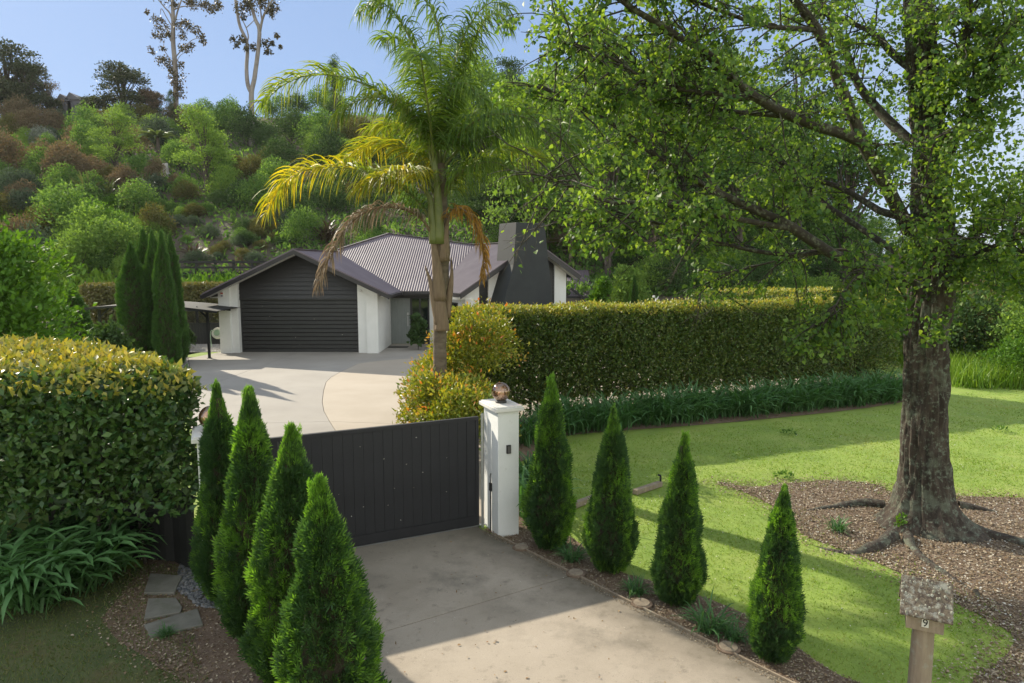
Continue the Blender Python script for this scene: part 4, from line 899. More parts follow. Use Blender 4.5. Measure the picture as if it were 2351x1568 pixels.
# grassy plants by the driveway
gm_ = [clump_mesh('leaves', 90, .30, .013, L_aga, s, .05, (35, 85), (.9, 2.2)) for s in (11, 12)]
for (px, py), sc_, lb in (((1310, 1290), 1.05, 'small grassy tuft between first and second right conifers'), ((1462, 1365), .9, 'small grassy tuft between second and third right conifers'), ((1290, 1262), .7, 'tiny grassy tuft against the first right conifer'), ((1625, 1452), 1.35, 'largest grassy tuft, between third and fourth right conifers'), ((1680, 1470), .9, 'grassy tuft touching the front right conifer'),
                           ((1925, 1222), .95, 'dark spiky tuft in the bark left of the big trunk'), ((382, 1462), .55, 'tiny grass tuft on the pale paving stone at left')):
    q = G(px, py); e_ = empty('grass_tuft', (q[0], q[1], 0), r.uniform(0, 6), lb, 'grassy plant'); inst('leaves', gm_[r.randrange(2)], e_, sc=sc_)

# ================================================================== CONIFERS
def conifer(seed, H=2.6, R=.42, n=9000, size=.095, leaders=2, pw=.45, low=.14, mat=L_conifer):
    r = np.random.RandomState(seed)
    leaders = 1; t = r.uniform(0, 1, n) ** 1.15; a = r.uniform(0, 6.283, n)
    q = np.column_stack([np.cos(a), np.sin(a), t * H / R * .8])
    bumpy = 1 + .20 * fn(q, 1.5, seed, 2) + .17 * fn(q, 4.2, seed + 1, 2)
    prof = np.minimum(1, (t / low + 1.1) / 2.1) * (1 - np.clip((t - low) / (1 - low), 0, 1) ** (1 + pw)) ** .95
    depth = r.beta(5, 1.3, n) + (r.uniform(0, 1, n) < .06) * r.uniform(0, .25, n); rad = R * prof * bumpy * (.55 + .45 * depth) + .012
    lean = .05 * np.array((math.cos(seed), math.sin(seed)))
    p = np.column_stack([np.cos(a) * rad + lean[0] * t ** 2, np.sin(a) * rad + lean[1] * t ** 2, .06 + t * (H - .12)])
    for k in range(leaders):   # loose leading shoots
        m = max(60, n // 45); tt = r.uniform(0, 1, m); d = r.uniform(-.075, .075, 2) * (k > 0) * R / .42; h0 = H * (.86 - .06 * k)
        rr_ = (.055 * (1 - tt) ** .8 + .008) * R / .42; aa = r.uniform(0, 6.28, m)
        p = np.vstack([p, np.column_stack([d[0] + lean[0] + np.cos(aa) * rr_, d[1] + lean[1] + np.sin(aa) * rr_, h0 + tt * H * .125])]); a = np.append(a, aa); depth = np.append(depth, np.ones(m)); t = np.append(t, np.ones(m))
    for k in range(5):   # thin loose shoots at the tip
        m = 26; tt = r.uniform(0, 1, m); d = r.normal(size=2) * .022 * R / .42; h0 = H * r.uniform(.86, .94); aa = r.uniform(0, 6.28, m); rr_ = .018 * (1 - tt) + .004
        p = np.vstack([p, np.column_stack([d[0] * (1 + tt) + lean[0] + np.cos(aa) * rr_, d[1] * (1 + tt) + lean[1] + np.sin(aa) * rr_, h0 + tt * H * r.uniform(.05, .09)])]); a = np.append(a, aa); depth = np.append(depth, np.ones(m)); t = np.append(t, np.ones(m))
    out = np.column_stack([np.cos(a), np.sin(a), np.zeros(len(a))]); N_ = len(a)
    ax = out * .75 + np.array((0, 0, .75)) + r.normal(size=(N_, 3)) * .33
    ax[t > .84] += (0, 0, 1.3)
    no = np.cross(out, (0, 0, 1.)) + r.normal(size=(N_, 3)) * .65
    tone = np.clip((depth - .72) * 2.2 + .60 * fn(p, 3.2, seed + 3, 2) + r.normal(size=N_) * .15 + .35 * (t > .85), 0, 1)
    s_ = size * r.uniform(.7, 1.35, N_) * np.where(t > .84, .72, 1) * np.where(t > .93, .8, 1)
    kp = (fn(p, 5.5, seed + 9, 2) > -.85) | (t > .9); p, ax, no, s_, tone = p[kp], ax[kp], no[kp], s_[kp], tone[kp]
    fo = scatter('foliage', 'spray', p, ax, no, s_, mat, tone=tone, link_=False)
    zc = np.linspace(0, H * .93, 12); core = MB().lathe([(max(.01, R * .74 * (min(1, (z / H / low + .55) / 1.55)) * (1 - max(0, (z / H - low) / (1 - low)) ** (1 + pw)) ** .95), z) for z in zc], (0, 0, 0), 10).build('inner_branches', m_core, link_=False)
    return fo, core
m_core = plain('inner_twigs', [(.025, .022, .012), (.07, .05, .028)], 10, .95, 40, .8, .03)  # dark brown core of the conifers, blocks the view through the sprays
def place_conifer(kit, loc, rz, sc, label, group, parts=True, name='conifer'):
    e_ = empty(name, loc, rz, label, 'conifer', group); e_.scale = sc if hasattr(sc, '__len__') else (sc,) * 3
    inst('foliage', kit[0], e_); inst('inner_branches', kit[1], e_)
    return e_
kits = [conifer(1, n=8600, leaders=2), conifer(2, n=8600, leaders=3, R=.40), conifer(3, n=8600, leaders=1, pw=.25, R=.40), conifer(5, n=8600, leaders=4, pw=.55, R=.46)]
gR = 'row of slim conifers right of the driveway'; gL = 'row of slim conifers left of the driveway'
def top_z(px, py, Y): return float(P(px, py, Y)[2])
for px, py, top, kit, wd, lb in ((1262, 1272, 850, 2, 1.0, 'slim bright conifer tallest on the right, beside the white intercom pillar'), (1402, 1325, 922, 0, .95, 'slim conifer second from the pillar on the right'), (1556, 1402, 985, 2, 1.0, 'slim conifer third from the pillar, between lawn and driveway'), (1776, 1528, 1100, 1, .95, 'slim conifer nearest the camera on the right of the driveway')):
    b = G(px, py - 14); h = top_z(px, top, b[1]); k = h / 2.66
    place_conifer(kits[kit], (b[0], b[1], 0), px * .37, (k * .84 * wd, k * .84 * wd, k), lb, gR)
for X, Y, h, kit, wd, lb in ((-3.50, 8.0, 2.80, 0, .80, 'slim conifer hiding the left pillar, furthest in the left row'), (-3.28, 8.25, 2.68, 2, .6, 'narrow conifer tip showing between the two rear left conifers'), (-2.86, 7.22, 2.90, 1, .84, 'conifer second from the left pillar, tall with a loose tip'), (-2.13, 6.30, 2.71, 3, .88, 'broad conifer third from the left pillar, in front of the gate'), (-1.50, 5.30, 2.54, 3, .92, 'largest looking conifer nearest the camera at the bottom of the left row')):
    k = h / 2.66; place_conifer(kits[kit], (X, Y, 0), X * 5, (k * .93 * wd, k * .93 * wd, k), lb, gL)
# tall columns beside the courtyard
tall = [conifer(21, H=5.3, R=.72, n=6500, size=.17, leaders=2, pw=1.2, low=.08, mat=L_dconifer), conifer(22, H=5.3, R=.66, n=6500, size=.17, leaders=1, pw=1.4, low=.08, mat=L_dconifer)]
gT = 'tall dark conifers beside the courtyard'
for px, py, top, kit, wd, lb in ((318, 842, 558, 0, .95, 'leftmost and broadest tall conifer beside the courtyard'), (345, 832, 527, 1, .78, 'tall conifer just behind the leftmost courtyard conifer'), (369, 838, 530, 1, .70, 'middle tall conifer of the courtyard group'), (389, 846, 532, 0, .60, 'narrow tall conifer second from the right of the courtyard group'), (407, 838, 540, 1, .60, 'rightmost narrow tall conifer beside the canopy post'), (175, 800, 660, 0, 1.1, 'shorter dark cone conifer between green bush and canopy')):
    b = G(px, py); h = top_z(px, top, b[1]); k = h / 5.3; kw = wd * (.95 if top > 600 else k)
    place_conifer(tall[kit], (b[0], b[1], 0), px * .7, (kw, kw, k), lb, gT if top < 600 else None)

# ================================================================== HEDGES
def hedge(name, poly, H, n, size, mat, seed, label, lowgap=.0, kind='diamond', singles=0, zmin=.05, round_=.35, topy=1.0, stems=0, wid=1.0, young_side=None, parent_mat=None):
    r = np.random.RandomState(seed); poly = [np.array(p[:2], float) for p in poly]; m = len(poly)
    ar = sum(poly[i][0] * poly[(i + 1) % m][1] - poly[(i + 1) % m][0] * poly[i][1] for i in range(m)); sg = 1 if ar > 0 else -1
    area_top = abs(ar) / 2; segs = []
    for i in range(m):
        a, b = poly[i], poly[(i + 1) % m]; e = (b - a); L = np.linalg.norm(e); nn = np.array((e[1], -e[0])) / L * sg; segs.append((a, e, L, nn))
    tot = sum(s_[2] for s_ in segs) * H + area_top; P_ = []; N_ = []; T_ = []
    for a, e, L, nn in segs:
        k = int(n * L * H / tot); u = r.uniform(0, 1, k); z = r.uniform(.12 if lowgap == 0 else zmin, 1, k) * H
        dep = r.exponential(.09, k) * 1.6
        if lowgap: keep = r.uniform(0, 1, k) < np.clip((z / H - .02) / lowgap, .45, 1); u, z, dep = u[keep], z[keep], dep[keep]; k = len(u)
        xy = a + e * u[:, None]; top_in = np.clip((z - (H - round_)) / round_, 0, 1) ** 2 * round_ * .5
        q3 = np.column_stack([xy, z]); bmp = .13 * fn(q3, 1.1, seed, 2) + .05 * fn(q3, 4, seed + 2, 2)
        P_.append(np.column_stack([xy - nn * (dep + top_in - bmp)[:, None], z])); N_.append(np.tile((*nn, .25), (k, 1))); T_.append(np.clip((z - (H - .42)) / .42, 0, 1) * (.62 + .5 * fn(q3, 1.7, seed + 4, 2)) * np.clip(1 - dep * 2, 0, 1) + (0 if young_side is None else np.clip(nn @ np.array(young_side), 0, 1) * .8 * np.clip(1 - dep * 2, 0, 1)))
    k = int(n * area_top / tot * topy * 1.3); q = samp(poly, k, seed); dep = r.exponential(.07, k); ed = edge_dist(q, poly); rd = np.clip(1 - ed / round_, 0, 1) ** 2 * round_ * .45
    tz = H - dep - rd + .05 * fn(q, 1.5, seed, 2) + .03 * fn(q, 6, seed + 1, 2) + (r.uniform(0, 1, k) < .12) * r.uniform(0, .10, k)
    P_.append(np.column_stack([q, tz])); N_.append(np.tile((0, 0, 1.), (k, 1))); T_.append(np.clip(1 - dep * 4, 0, 1) * (.85 + .3 * fn(q, 2, seed)))
    p = np.vstack(P_); no = np.vstack(N_); tone = np.concatenate(T_); k = len(p)
    # clumpy gaps
    g_ = fn(p, 2.6, seed + 7, 2) + .6 * fn(p, 7, seed + 8, 2); keep = (g_ > -1.0) | (r.uniform(0, 1, k) < .35); p, no, tone = p[keep], no[keep], tone[keep]; k = len(p)
    ax = no * .5 + r.normal(size=(k, 3)) * .6 + (0, 0, .25); nrm_ = no * .8 + np.array((0, 0, .35)) + r.normal(size=(k, 3)) * .5
    s_ = size * r.uniform(.65, 1.3, k); tone = np.clip(tone + r.normal(size=k) * .12, 0, 1)
    c = np.mean(poly, 0); root = empty(name, (c[0], c[1], 0), 0, label, 'hedge'); off = np.array((c[0], c[1], 0))
    if singles:
        near_ = np.argsort(np.linalg.norm(p - (0, 0, CAMH), axis=1) / s_ + r.uniform(0, 25, k))[:singles]; mask = np.ones(k, bool); mask[near_] = False
        tv, tf_ = LEAF[kind]; ms = [mk('leaf', tv, tf_, mat, attr=np.full(len(tv), t0), link_=False) for t0 in (0, .5, 1)]
        Rm = frames(ax[near_], nrm_[near_].copy())
        for i, j in enumerate(near_):
            o = inst('leaf', ms[int(round(tone[j] * 2))], root); M = Matrix([list(Rm[i][0] * s_[j]), list(Rm[i][1] * s_[j]), list(Rm[i][2] * s_[j])]).to_4x4(); M.translation = Vector(p[j] - off); o.matrix_local = M
        p, ax, nrm_, s_, tone = p[mask], ax[mask], nrm_[mask], s_[mask], tone[mask]
    fo = scatter('foliage', kind, p - off, ax, nrm_, s_, mat, root, tone, wid=wid); fo['kind'] = 'stuff'
    if stems:
        st = MB(); q = samp(inset([tuple(v) for v in poly], .3), stems, seed + 1); rr_ = random.Random(seed)
        for x, y in q:
            pts = [(x - c[0] + rr_.uniform(-.1, .1) * j, y - c[1] + rr_.uniform(-.1, .1) * j, j * H * .3) for j in range(4)]; st.tube(pts, [.03, .024, .018, .01], 5, False)
            for b in range(7):
                h = rr_.uniform(.15, .8) * H; a = rr_.uniform(0, 6.28); l = rr_.uniform(.3, .6); x0, y0 = x - c[0], y - c[1]; st.tube([(x0, y0, h), (x0 + math.cos(a) * l * .6, y0 + math.sin(a) * l * .6, h + .18), (x0 + math.cos(a) * l, y0 + math.sin(a) * l, h + .42)], [.010, .008, .004], 4, False)
        so = st.build('stems', m_bark2, root, True); so['kind'] = 'stuff'
    # dense leafy heart of the hedge, with the lower part open
    if lowgap != 1:
        kk = int(n * .30); q = samp(inset([tuple(v) for v in poly], .32), kk, seed + 4); zz_ = r.uniform(max(zmin, .16), .95, kk) * H; p = np.column_stack([q, zz_]) - off
        ho = scatter('inner_leaves', 'diamond', p, r.normal(size=(kk, 3)), r.normal(size=(kk, 3)), size * 2.0 * r.uniform(.6, 1.2, kk), mat, root, np.zeros(kk)); ho['kind'] = 'stuff'
    return root
HH = 2.95
h0, h1 = np.array(G(1290, 985)[:2]), np.array(G(2060, 908)[:2]); hd = (h1 - h0) / np.linalg.norm(h1 - h0); hn = np.array((-hd[1], hd[0]))
h0 = h0 + hn * .75; h1 = h1 + hn * .75
ha = h0 - hd * 2.9; 
hedge('long_hedge', [ha + hn * .35, ha + hd * .55 - hn * .0, h0 + hd * 0, h1 + hd * .9, h1 + hd * .6 + hn * 1.3, ha + hn * 1.55 + hd * .35], HH, 95000, .080, L_hedge, 41, 'long clipped hedge with golden top, right of the courtyard and palm', lowgap=.34, stems=44, wid=.9, young_side=(-.95, .1))
b0 = np.array(P(1640, 676, 26.5)[:2]); hedge('rear_hedge', [b0, b0 + (9, 1.5), b0 + (9, 4.3), b0 + (-.2, 2.8)], 2.95, 16000, .12, L_hedge, 42, 'second clipped hedge with golden-brown top behind the long hedge', wid=.9)
b0 = np.array(P(180, 660, 37)[:2]); b1 = np.array(P(520, 664, 37)[:2]); hl_ = hedge('bank_hedge', [b0, b1, b1 + (0, 1.6), b0 + (0, 1.6)], 2.9, 14000, .15, leafmat('bank_hedge_leaf', [(.10, .11, .03), (.16, .15, .05), (.13, .11, .05)], .3, rough=.5), 43, 'low olive hedge behind the tall conifers and the canopy')
lh = [(-3.98, 8.75), (-5.0, 9.9), (-7.2, 11.9), (-12, 13.2), (-14, 12), (-12, 7.6), (-6.0, 8.15), (-4.3, 8.3)]
hedge('left_hedge', lh, 2.78, 46000, .108, L_hedge2, 44, 'large clipped hedge with golden top filling the left foreground', lowgap=.5, zmin=.33, kind='ovate', singles=300, stems=30, round_=.5)
# golden shrub at the foot of the palm
def bush(name, loc, lobes, n, size, mat, seed, label, cat='shrub', kind='ovate', group=None, ybias=.0, stems=6, inner=.3, up=.3, youngtop=True, wid=1.0):
    fo, sm_ = bush_mesh(lobes, n, size, mat, seed, kind, stems, inner, up, wid)
    e_ = empty(name, loc, 0, label, cat, group); inst('foliage', fo, e_)['kind'] = 'stuff'
    if sm_: inst('stems', sm_, e_)
    return e_
def bush_mesh(lobes, n, size, mat, seed, kind='ovate', stems=6, inner=.3, up=.3, wid=1.0, stem_mat=None, gap=-.75):
    r = np.random.RandomState(seed); lob = np.array(lobes, float); wts = np.array([l[3] ** 2 for l in lob]); wts /= wts.sum()
    idx = r.choice(len(lob), n, p=wts); d = nrm(r.normal(size=(n, 3))); d[:, 2] = np.where(d[:, 2] < -.35, -d[:, 2], d[:, 2])
    rad = np.where(r.uniform(0, 1, n) < inner, r.uniform(.25, .85, n), r.normal(1, .11, n))
    bm_ = 1 + .30 * fn(d * 1.7 + idx[:, None], 1.5, seed, 2)
    zs = lob[idx, 4] if lob.shape[1] > 4 else np.ones(n)
    p = lob[idx, :3] + d * (lob[idx, 3] * rad * bm_)[:, None] * np.stack([np.ones(n), np.ones(n), zs], -1)
    keep = (fn(p / lob[:, 3].max(), 3.2, seed + 5, 2) > gap) & (p[:, 2] > .02); p, d, rad = p[keep], d[keep], rad[keep]; k = len(p)
    ax = d * .6 + (0, 0, up) + r.normal(size=(k, 3)) * .5; no = d * .5 + np.array((0, 0, .5)) + r.normal(size=(k, 3)) * .55
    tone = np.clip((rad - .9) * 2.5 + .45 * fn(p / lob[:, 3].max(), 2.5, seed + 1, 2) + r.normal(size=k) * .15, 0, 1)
    fo = scatter('foliage', kind, p, ax, no, size * r.uniform(.65, 1.3, k), mat, tone=tone, link_=False, wid=wid)
    sm_ = None
    if stems:
        st = MB(); rr_ = random.Random(seed)
        for j in range(stems):
            l = lob[rr_.randrange(len(lob))]; s_ = lob[:, 3].max() * .035; e_ = l[:3] + np.array([rr_.uniform(-.4, .4) for _ in range(3)]) * l[3]
            st.tube([(0, 0, 0), (e_[0] * .3, e_[1] * .3, e_[2] * .4), tuple(e_)], [s_, s_ * .7, s_ * .25], 5, False)
        sm_ = st.build('stems', stem_mat or m_bark2, None, True, link_=False)
    return fo, sm_
pb = np.array((-1.62, 13.9))
bush('golden_shrub', (-1.05, 13.3, 0), [(0, 0, .9, .8), (-.6, .1, .75, .62), (.45, 0, .8, .6), (-.1, .4, 1.15, .65), (-.65, .6, 1.2, .6), (.1, -.3, .9, .65)], 14000, .10, L_photinia, 51, 'golden-green shrub with orange and red tips around the palm foot', 'shrub', wid=.8)
bush('golden_shrub', (-1.65, 15.4, 0), [(.1, 0, 1.3, .75), (.55, .2, 1.9, .75), (.3, -.3, 1.0, .75), (.95, .3, 2.1, .8)], 14000, .10, L_photinia, 52, 'taller golden shrub closing the near end of the long hedge', 'shrub', wid=.8)
# ================================================================== PALM
PY = 14.4; pbx = float(P(1010, 850, PY)[0])
palm = empty('palm_tree', (pbx, PY, 0), 0, 'tall feathery palm standing in the middle between gate and house', 'palm tree'); pinv = Matrix.Translation(-palm.location)
def ppart(o): o.parent = palm; o.matrix_parent_inverse = pinv; return o
def PW_(px, py, dy=0): return P(px, py, PY + dy)
# trunk with ring scars
zs = np.linspace(0, float(PW_(1010, 375)[2]), 90); ctr = spline([(pbx, PY, 0), PW_(1010, 850), PW_(1011, 700), PW_(1014, 560), PW_(1010, 450), PW_(1011, 375)], 8)
cx = np.interp(zs, ctr[:, 2], ctr[:, 0]); rad = np.interp(zs, [0, 1.2, 2.2, 3.1, 3.6, 4.2, 4.9, 5.6, 6.1, 6.4], [.155, .14, .14, .145, .165, .175, .165, .15, .11, .06])
ring = np.where(zs < 3.3, .006 * (np.sin(zs * 2 * math.pi / .27) > .93), .008 * np.sin(zs * 9)); v, f = tube(np.column_stack([cx, np.full(len(zs), PY), zs]), rad + ring, 28)
v[:, 0] += .008 * fn(v, 4, 3); v[:, 1] += .008 * fn(v, 4, 5)
ppart(mk('trunk', v, f, m_palm, smooth_=True))
def sheath(path, w0, w1, mat, name='leaf_base'):
    pts = spline([PW_(*q) for q in path], 5); n = len(pts); w_ = np.linspace(w0, w1, n); v = []; f = []
    for i in range(n):
        for a in (-1.2, -.6, 0, .6, 1.2): v.append(pts[i] + np.array((math.sin(a) * w_[i], -math.cos(a) * w_[i] * .5 + w_[i] * .2, 0)))
    for i in range(n - 1):
        for j in range(4): f.append((5 * i + j, 5 * i + j + 1, 5 * i + j + 6, 5 * i + j + 5))
    o = ppart(mk(name, v, np.array(f), mat, smooth_=True)); s_ = o.modifiers.new('thickness', 'SOLIDIFY'); s_.thickness = .015; return o
sheath([(1012, 745, -.19), (1000, 700, -.20), (989, 650, -.17), (976, 610, -.12)], .14, .01, m_boot)
sheath([(1024, 730, -.14), (1033, 670, -.10), (1037, 630, -.05), (1036, 590, 0)], .10, .01, m_boot)
sheath([(1010, 690, -.21), (1004, 620, -.22), (996, 560, -.2), (987, 528, -.12)], .16, .02, m_boot)
sheath([(1015, 760, -.18), (1014, 730, -.2), (1010, 690, -.20)], .17, .12, m_boot)
sheath([(1020, 600, -.2), (1022, 540, -.2), (1027, 505, -.1)], .13, .03, m_boot)
sheath([(998, 560, -.2), (992, 500, -.2), (985, 450, -.15), (960, 425, -.1)], .12, .03, m_petiole)
sheath([(1010, 560, -.22), (1006, 470, -.22), (1000, 390, -.25), (995, 350, -.3)], .12, .035, m_petiole)
def frond(path, n=150, L=.62, mat=L_palm, droop=.7, seed=0, young=0., wid=.027, start=.16, label=None, ymode=0, splay=.9):  # young: share of the yellow backlight colour on the leaflets
    n = int(n * 1.05); L = L * (1.30 if mat is L_palm else 1.1)
    r = np.random.RandomState(seed); c = spline([PW_(*q) for q in path], 10); seg = np.linalg.norm(np.diff(c, axis=0), axis=1); s_ = np.concatenate([[0], np.cumsum(seg)]); T = s_[-1]
    at = lambda t: np.stack([np.interp(t * T, s_, c[:, k]) for k in range(3)], -1)
    fr = ppart(MB().tube(at(np.linspace(0, 1, 26)), np.linspace(.034, .006, 26), 6, False).build('frond', m_petiole if mat in (L_palm,) else m_boot, None, True))
    if label: fr['label'] = label
    V = []; F = []; TN = []; b = 0
    tt = np.repeat(np.linspace(start, .995, n), 2); side = np.tile([-1, 1], n)
    p = at(tt); tan = nrm(at(np.minimum(1, tt + .01)) - at(tt - .01)); hor = nrm(np.cross(tan, (0, 0, 1.))); upv = nrm(np.cross(hor, tan))
    N_ = len(tt); env = np.sin(np.clip((tt - start) / (1 - start), 0, 1) * 2.6 + .45) ** .6; Ls = L * (.35 + .65 * np.clip(env, 0, 1)) * r.uniform(.8, 1.15, N_)
    plum = r.uniform(-.5, 1.05, N_)
    d = nrm(hor * side[:, None] * splay + tan * .55 + upv * plum[:, None]); K = 5; pts = [p]; cur = p.copy(); dd = d.copy()
    for k in range(K):
        cur = cur + dd * (Ls / K)[:, None]; pts.append(cur.copy()); dd = nrm(dd + np.array((0, 0, -1.)) * (droop * (1.35 - .18 * k) / K * r.uniform(.55, 1.35, N_))[:, None] * 2.2)
    pts = np.stack(pts, 1)          # N,K+1,3
    dirs = nrm(np.gradient(pts, axis=1)); wv = nrm(np.cross(dirs, nrm(tan[:, None, :] * .5 + r.normal(size=(N_, 1, 3)) * .35 + upv[:, None, :] * .5)))
    wk = wid * np.array([.45, 1, .95, .75, .45, .05]); A = pts - wv * wk[None, :, None] / 2; B = pts + wv * wk[None, :, None] / 2
    V = np.stack([A, B], 2).reshape(-1, 3); i = np.arange(N_)[:, None] * (2 * (K + 1)); k = np.arange(K)[None, :] * 2
    F = np.stack([i + k, i + k + 1, i + k + 3, i + k + 2], -1).reshape(-1, 4)
    tn = np.clip(young * (.55 + .45 * r.uniform(0, 1, N_)) * (np.clip(tt * 1.3, 0, 1) if ymode else 1), 0, 1); TN = np.repeat(tn, 2 * (K + 1))
    o = mk('leaflets', V, F, mat, None, False, TN); o.parent = fr; o.matrix_parent_inverse = Matrix.Identity(4); o['kind'] = 'stuff'
    return fr
frond([(1008, 430, 0), (991, 372, -.1), (969, 287, -.1), (897, 228, 0), (807, 182, .1), (717, 172, .2), (650, 196, .2), (602, 240, .2)], 170, .66, droop=.75, seed=1, young=.55, ymode=1)
frond([(1005, 560, 0), (987, 500, -.1), (930, 436, -.3), (852, 398, -.5), (762, 383, -.6), (686, 396, -.7), (641, 435, -.7), (616, 490, -.7)], 170, .62, droop=.75, seed=2, young=1.0, ymode=1)
frond([(1000, 470, 0), (986, 404, .2), (951, 354, .5), (897, 332, .9), (845, 335, 1.2), (790, 365, 1.4)], 130, .6, droop=.8, seed=3, young=.75)
frond([(1000, 450, 0), (970, 405, -.3), (925, 392, -.8), (870, 405, -1.1), (815, 440, -1.2)], 110, .55, droop=.9, seed=31, young=.85)
frond([(1006, 420, -.1), (995, 359, -.3), (986, 269, -.7), (973, 180, -1.1), (966, 130, -1.5), (962, 125, -1.9)], 150, .58, droop=.8, seed=4, young=.25, start=.25)
frond([(1010, 400, .1), (1012, 300, .2), (1012, 150, .3), (1000, 40, .3), (950, -20, .2), (890, -10, 0), (850, 40, -.1)], 170, .62, droop=1.0, seed=5, young=.12)
frond([(1013, 400, .1), (1035, 280, .1), (1072, 150, .1), (1105, 60, .0), (1140, 30, -.1), (1165, 60, -.2)], 160, .60, droop=1.0, seed=6, young=.12)
frond([(1014, 410, 0), (1022, 380, 0), (1060, 338, 0), (1125, 306, -.2), (1211, 290, -.4), (1300, 312, -.6), (1348, 355, -.6), (1362, 400, -.6)], 180, .66, droop=1.1, seed=7, young=.1)
frond([(1016, 500, 0), (1026, 445, 0), (1054, 400, .2), (1112, 365, .6), (1180, 345, 1.0), (1245, 365, 1.3)], 140, .6, droop=1.0, seed=8, young=.5)
frond([(1014, 400, .1), (1030, 330, .3), (1085, 262, .7), (1150, 240, 1.1), (1220, 262, 1.5), (1265, 310, 1.7)], 150, .6, droop=1.0, seed=9, young=.1)
frond([(1006, 390, .1), (985, 280, .4), (960, 160, .7), (915, 90, 1.0), (870, 90, 1.3)], 140, .55, droop=1.0, seed=10, young=.12)
0 and frond([(1010, 395, .1), (1015, 260, .5), (1040, 120, 1.0), (1060, 20, 1.4), (1080, -40, 1.6)], 140, .6, droop=.9, seed=12)
frond([(1008, 400, 0), (1000, 320, -.2), (1025, 220, -.5), (1065, 190, -.9), (1110, 230, -1.2)], 120, .55, droop=1.0, seed=13, young=.15)
frond([(1010, 395, .2), (960, 330, .8), (900, 290, 1.4), (850, 300, 1.9)], 110, .55, droop=1.0, seed=14, young=.6)
frond([(1012, 400, .1), (1030, 340, -.2), (1075, 290, -.6), (1140, 262, -1.0), (1220, 275, -1.3), (1290, 320, -1.5), (1320, 370, -1.5)], 160, .6, droop=1.1, seed=17)
frond([(1012, 470, 0), (1035, 420, -.2), (1075, 385, -.5), (1130, 372, -.8), (1180, 395, -1.0), (1215, 440, -1.1)], 120, .55, droop=1.1, seed=18, young=.4)
frond([(1005, 400, 0), (985, 330, -.3), (940, 260, -.5), (880, 225, -.7), (820, 232, -.9), (770, 270, -1.0)], 140, .58, droop=1.0, seed=19, young=.5)
frond([(1010, 390, .1), (1020, 250, -.1), (1050, 120, -.3), (1090, 40, -.5), (1130, 5, -.7), (1170, 20, -.9)], 140, .6, droop=1.0, seed=20, young=.12)
frond([(1008, 390, 0), (990, 240, -.1), (950, 110, -.3), (905, 30, -.4), (860, 0, -.5), (825, 30, -.6)], 150, .6, droop=1.0, seed=22, young=.12)
0 and frond([(1010, 390, .3), (1015, 230, .8), (1000, 120, 1.2), (960, 60, 1.6), (920, 70, 1.8)], 120, .6, droop=1.0, seed=23, young=.12)
frond([(1000, 560, 0), (986, 529, -.2), (964, 498, -.4), (919, 478, -.6), (865, 477, -.7), (816, 502, -.8), (776, 552, -.9), (744, 619, -.9), (728, 660, -.9)], 150, .48, L_dead, droop=1.3, seed=15, wid=.026, label='dead grey-brown frond hanging to the left', splay=.5)
frond([(1020, 540, 0), (1029, 507, -.2), (1038, 484, -.3), (1060, 478, -.5), (1085, 502, -.6), (1103, 547, -.7), (1110, 600, -.7), (1110, 640, -.7)], 120, .36, L_dead2, droop=1.3, seed=16, wid=.026, label='dying orange frond hanging to the right', splay=.5)

# ================================================================== THE BIG BROAD TREE
TY = 10.2; tb = np.array(G(2125, 1205)); TX, TYb = float(tb[0]), float(tb[1])
big_tree = empty('broadleaf_tree', (TX, TYb, 0), 0, 'huge broadleaf tree with lichened trunk and spreading limbs on the right lawn', 'tree'); tinv = Matrix.Translation(-big_tree.location)
def tpart(o): o.parent = big_tree; o.matrix_parent_inverse = tinv; return o
def TP(px, py, Y): return P(px, py, Y)
# main trunk
cl = spline([(TX, TYb, -.05), TP(2122, 1000, TYb), TP(2126, 800, TYb), TP(2140, 600, TYb), TP(2138, 400, TYb), TP(2122, 200, TYb), TP(2110, 60, TYb), TP(2100, -200, TYb), TP(2090, -500, TYb + .3)], 10)
n = 170; ss = np.linspace(0, 1, n) ** 1.15; arc = np.concatenate([[0], np.cumsum(np.linalg.norm(np.diff(cl, axis=0), axis=1))]); T = arc[-1]
c = np.stack([np.interp(ss * T, arc, cl[:, k]) for k in range(3)], -1); zc = c[:, 2]
r0 = np.interp(zc, [0, .6, 1.4, 2.2, 3.2, 4.2, 6, 8, 12], [.345, .33, .315, .295, .28, .29, .225, .165, .10]); K = 110; th = np.arange(K) * 2 * math.pi / K
lob = sum(a * np.clip(np.cos(th - t0), 0, 1) ** p_ for a, t0, p_ in ((.75, math.radians(200), 10), (.55, math.radians(250), 14), (.9, math.radians(318), 10), (.55, math.radians(285), 12), (.7, math.radians(10), 8), (.6, math.radians(120), 8), (.5, math.radians(165), 10)))
flare = np.exp(-np.clip(zc, 0, 9) / .26)[:, None] * (.35 + 1.25 * lob[None]) + .06 * np.exp(-np.clip(zc, 0, 9) / 1.4)[:, None] * lob[None]
q = np.stack([np.broadcast_to(np.cos(th), (n, K)) * 3.2, np.broadcast_to(np.sin(th), (n, K)) * 3.2, np.broadcast_to(zc[:, None], (n, K)) * .9], -1)
fur = np.abs(fn(q, 1.6, 8, 3)); fur2 = fn(q * np.array((1, 1, 3.5)), 2.6, 9, 2); fur3 = np.abs(fn(q, 3.3, 14, 2))
rr = r0[:, None] * (1 + flare) + .075 * (fur - .35) + .02 * fur2 + .035 * (fur3 - .3)
v = c[:, None, :] + np.stack([np.cos(th)[None] * rr, np.sin(th)[None] * rr, np.zeros((n, K))], -1); i = np.arange(K); j = np.arange(n - 1)[:, None]
f = np.stack([j * K + i, j * K + (i + 1) % K, (j + 1) * K + (i + 1) % K, (j + 1) * K + i], -1).reshape(-1, 4)
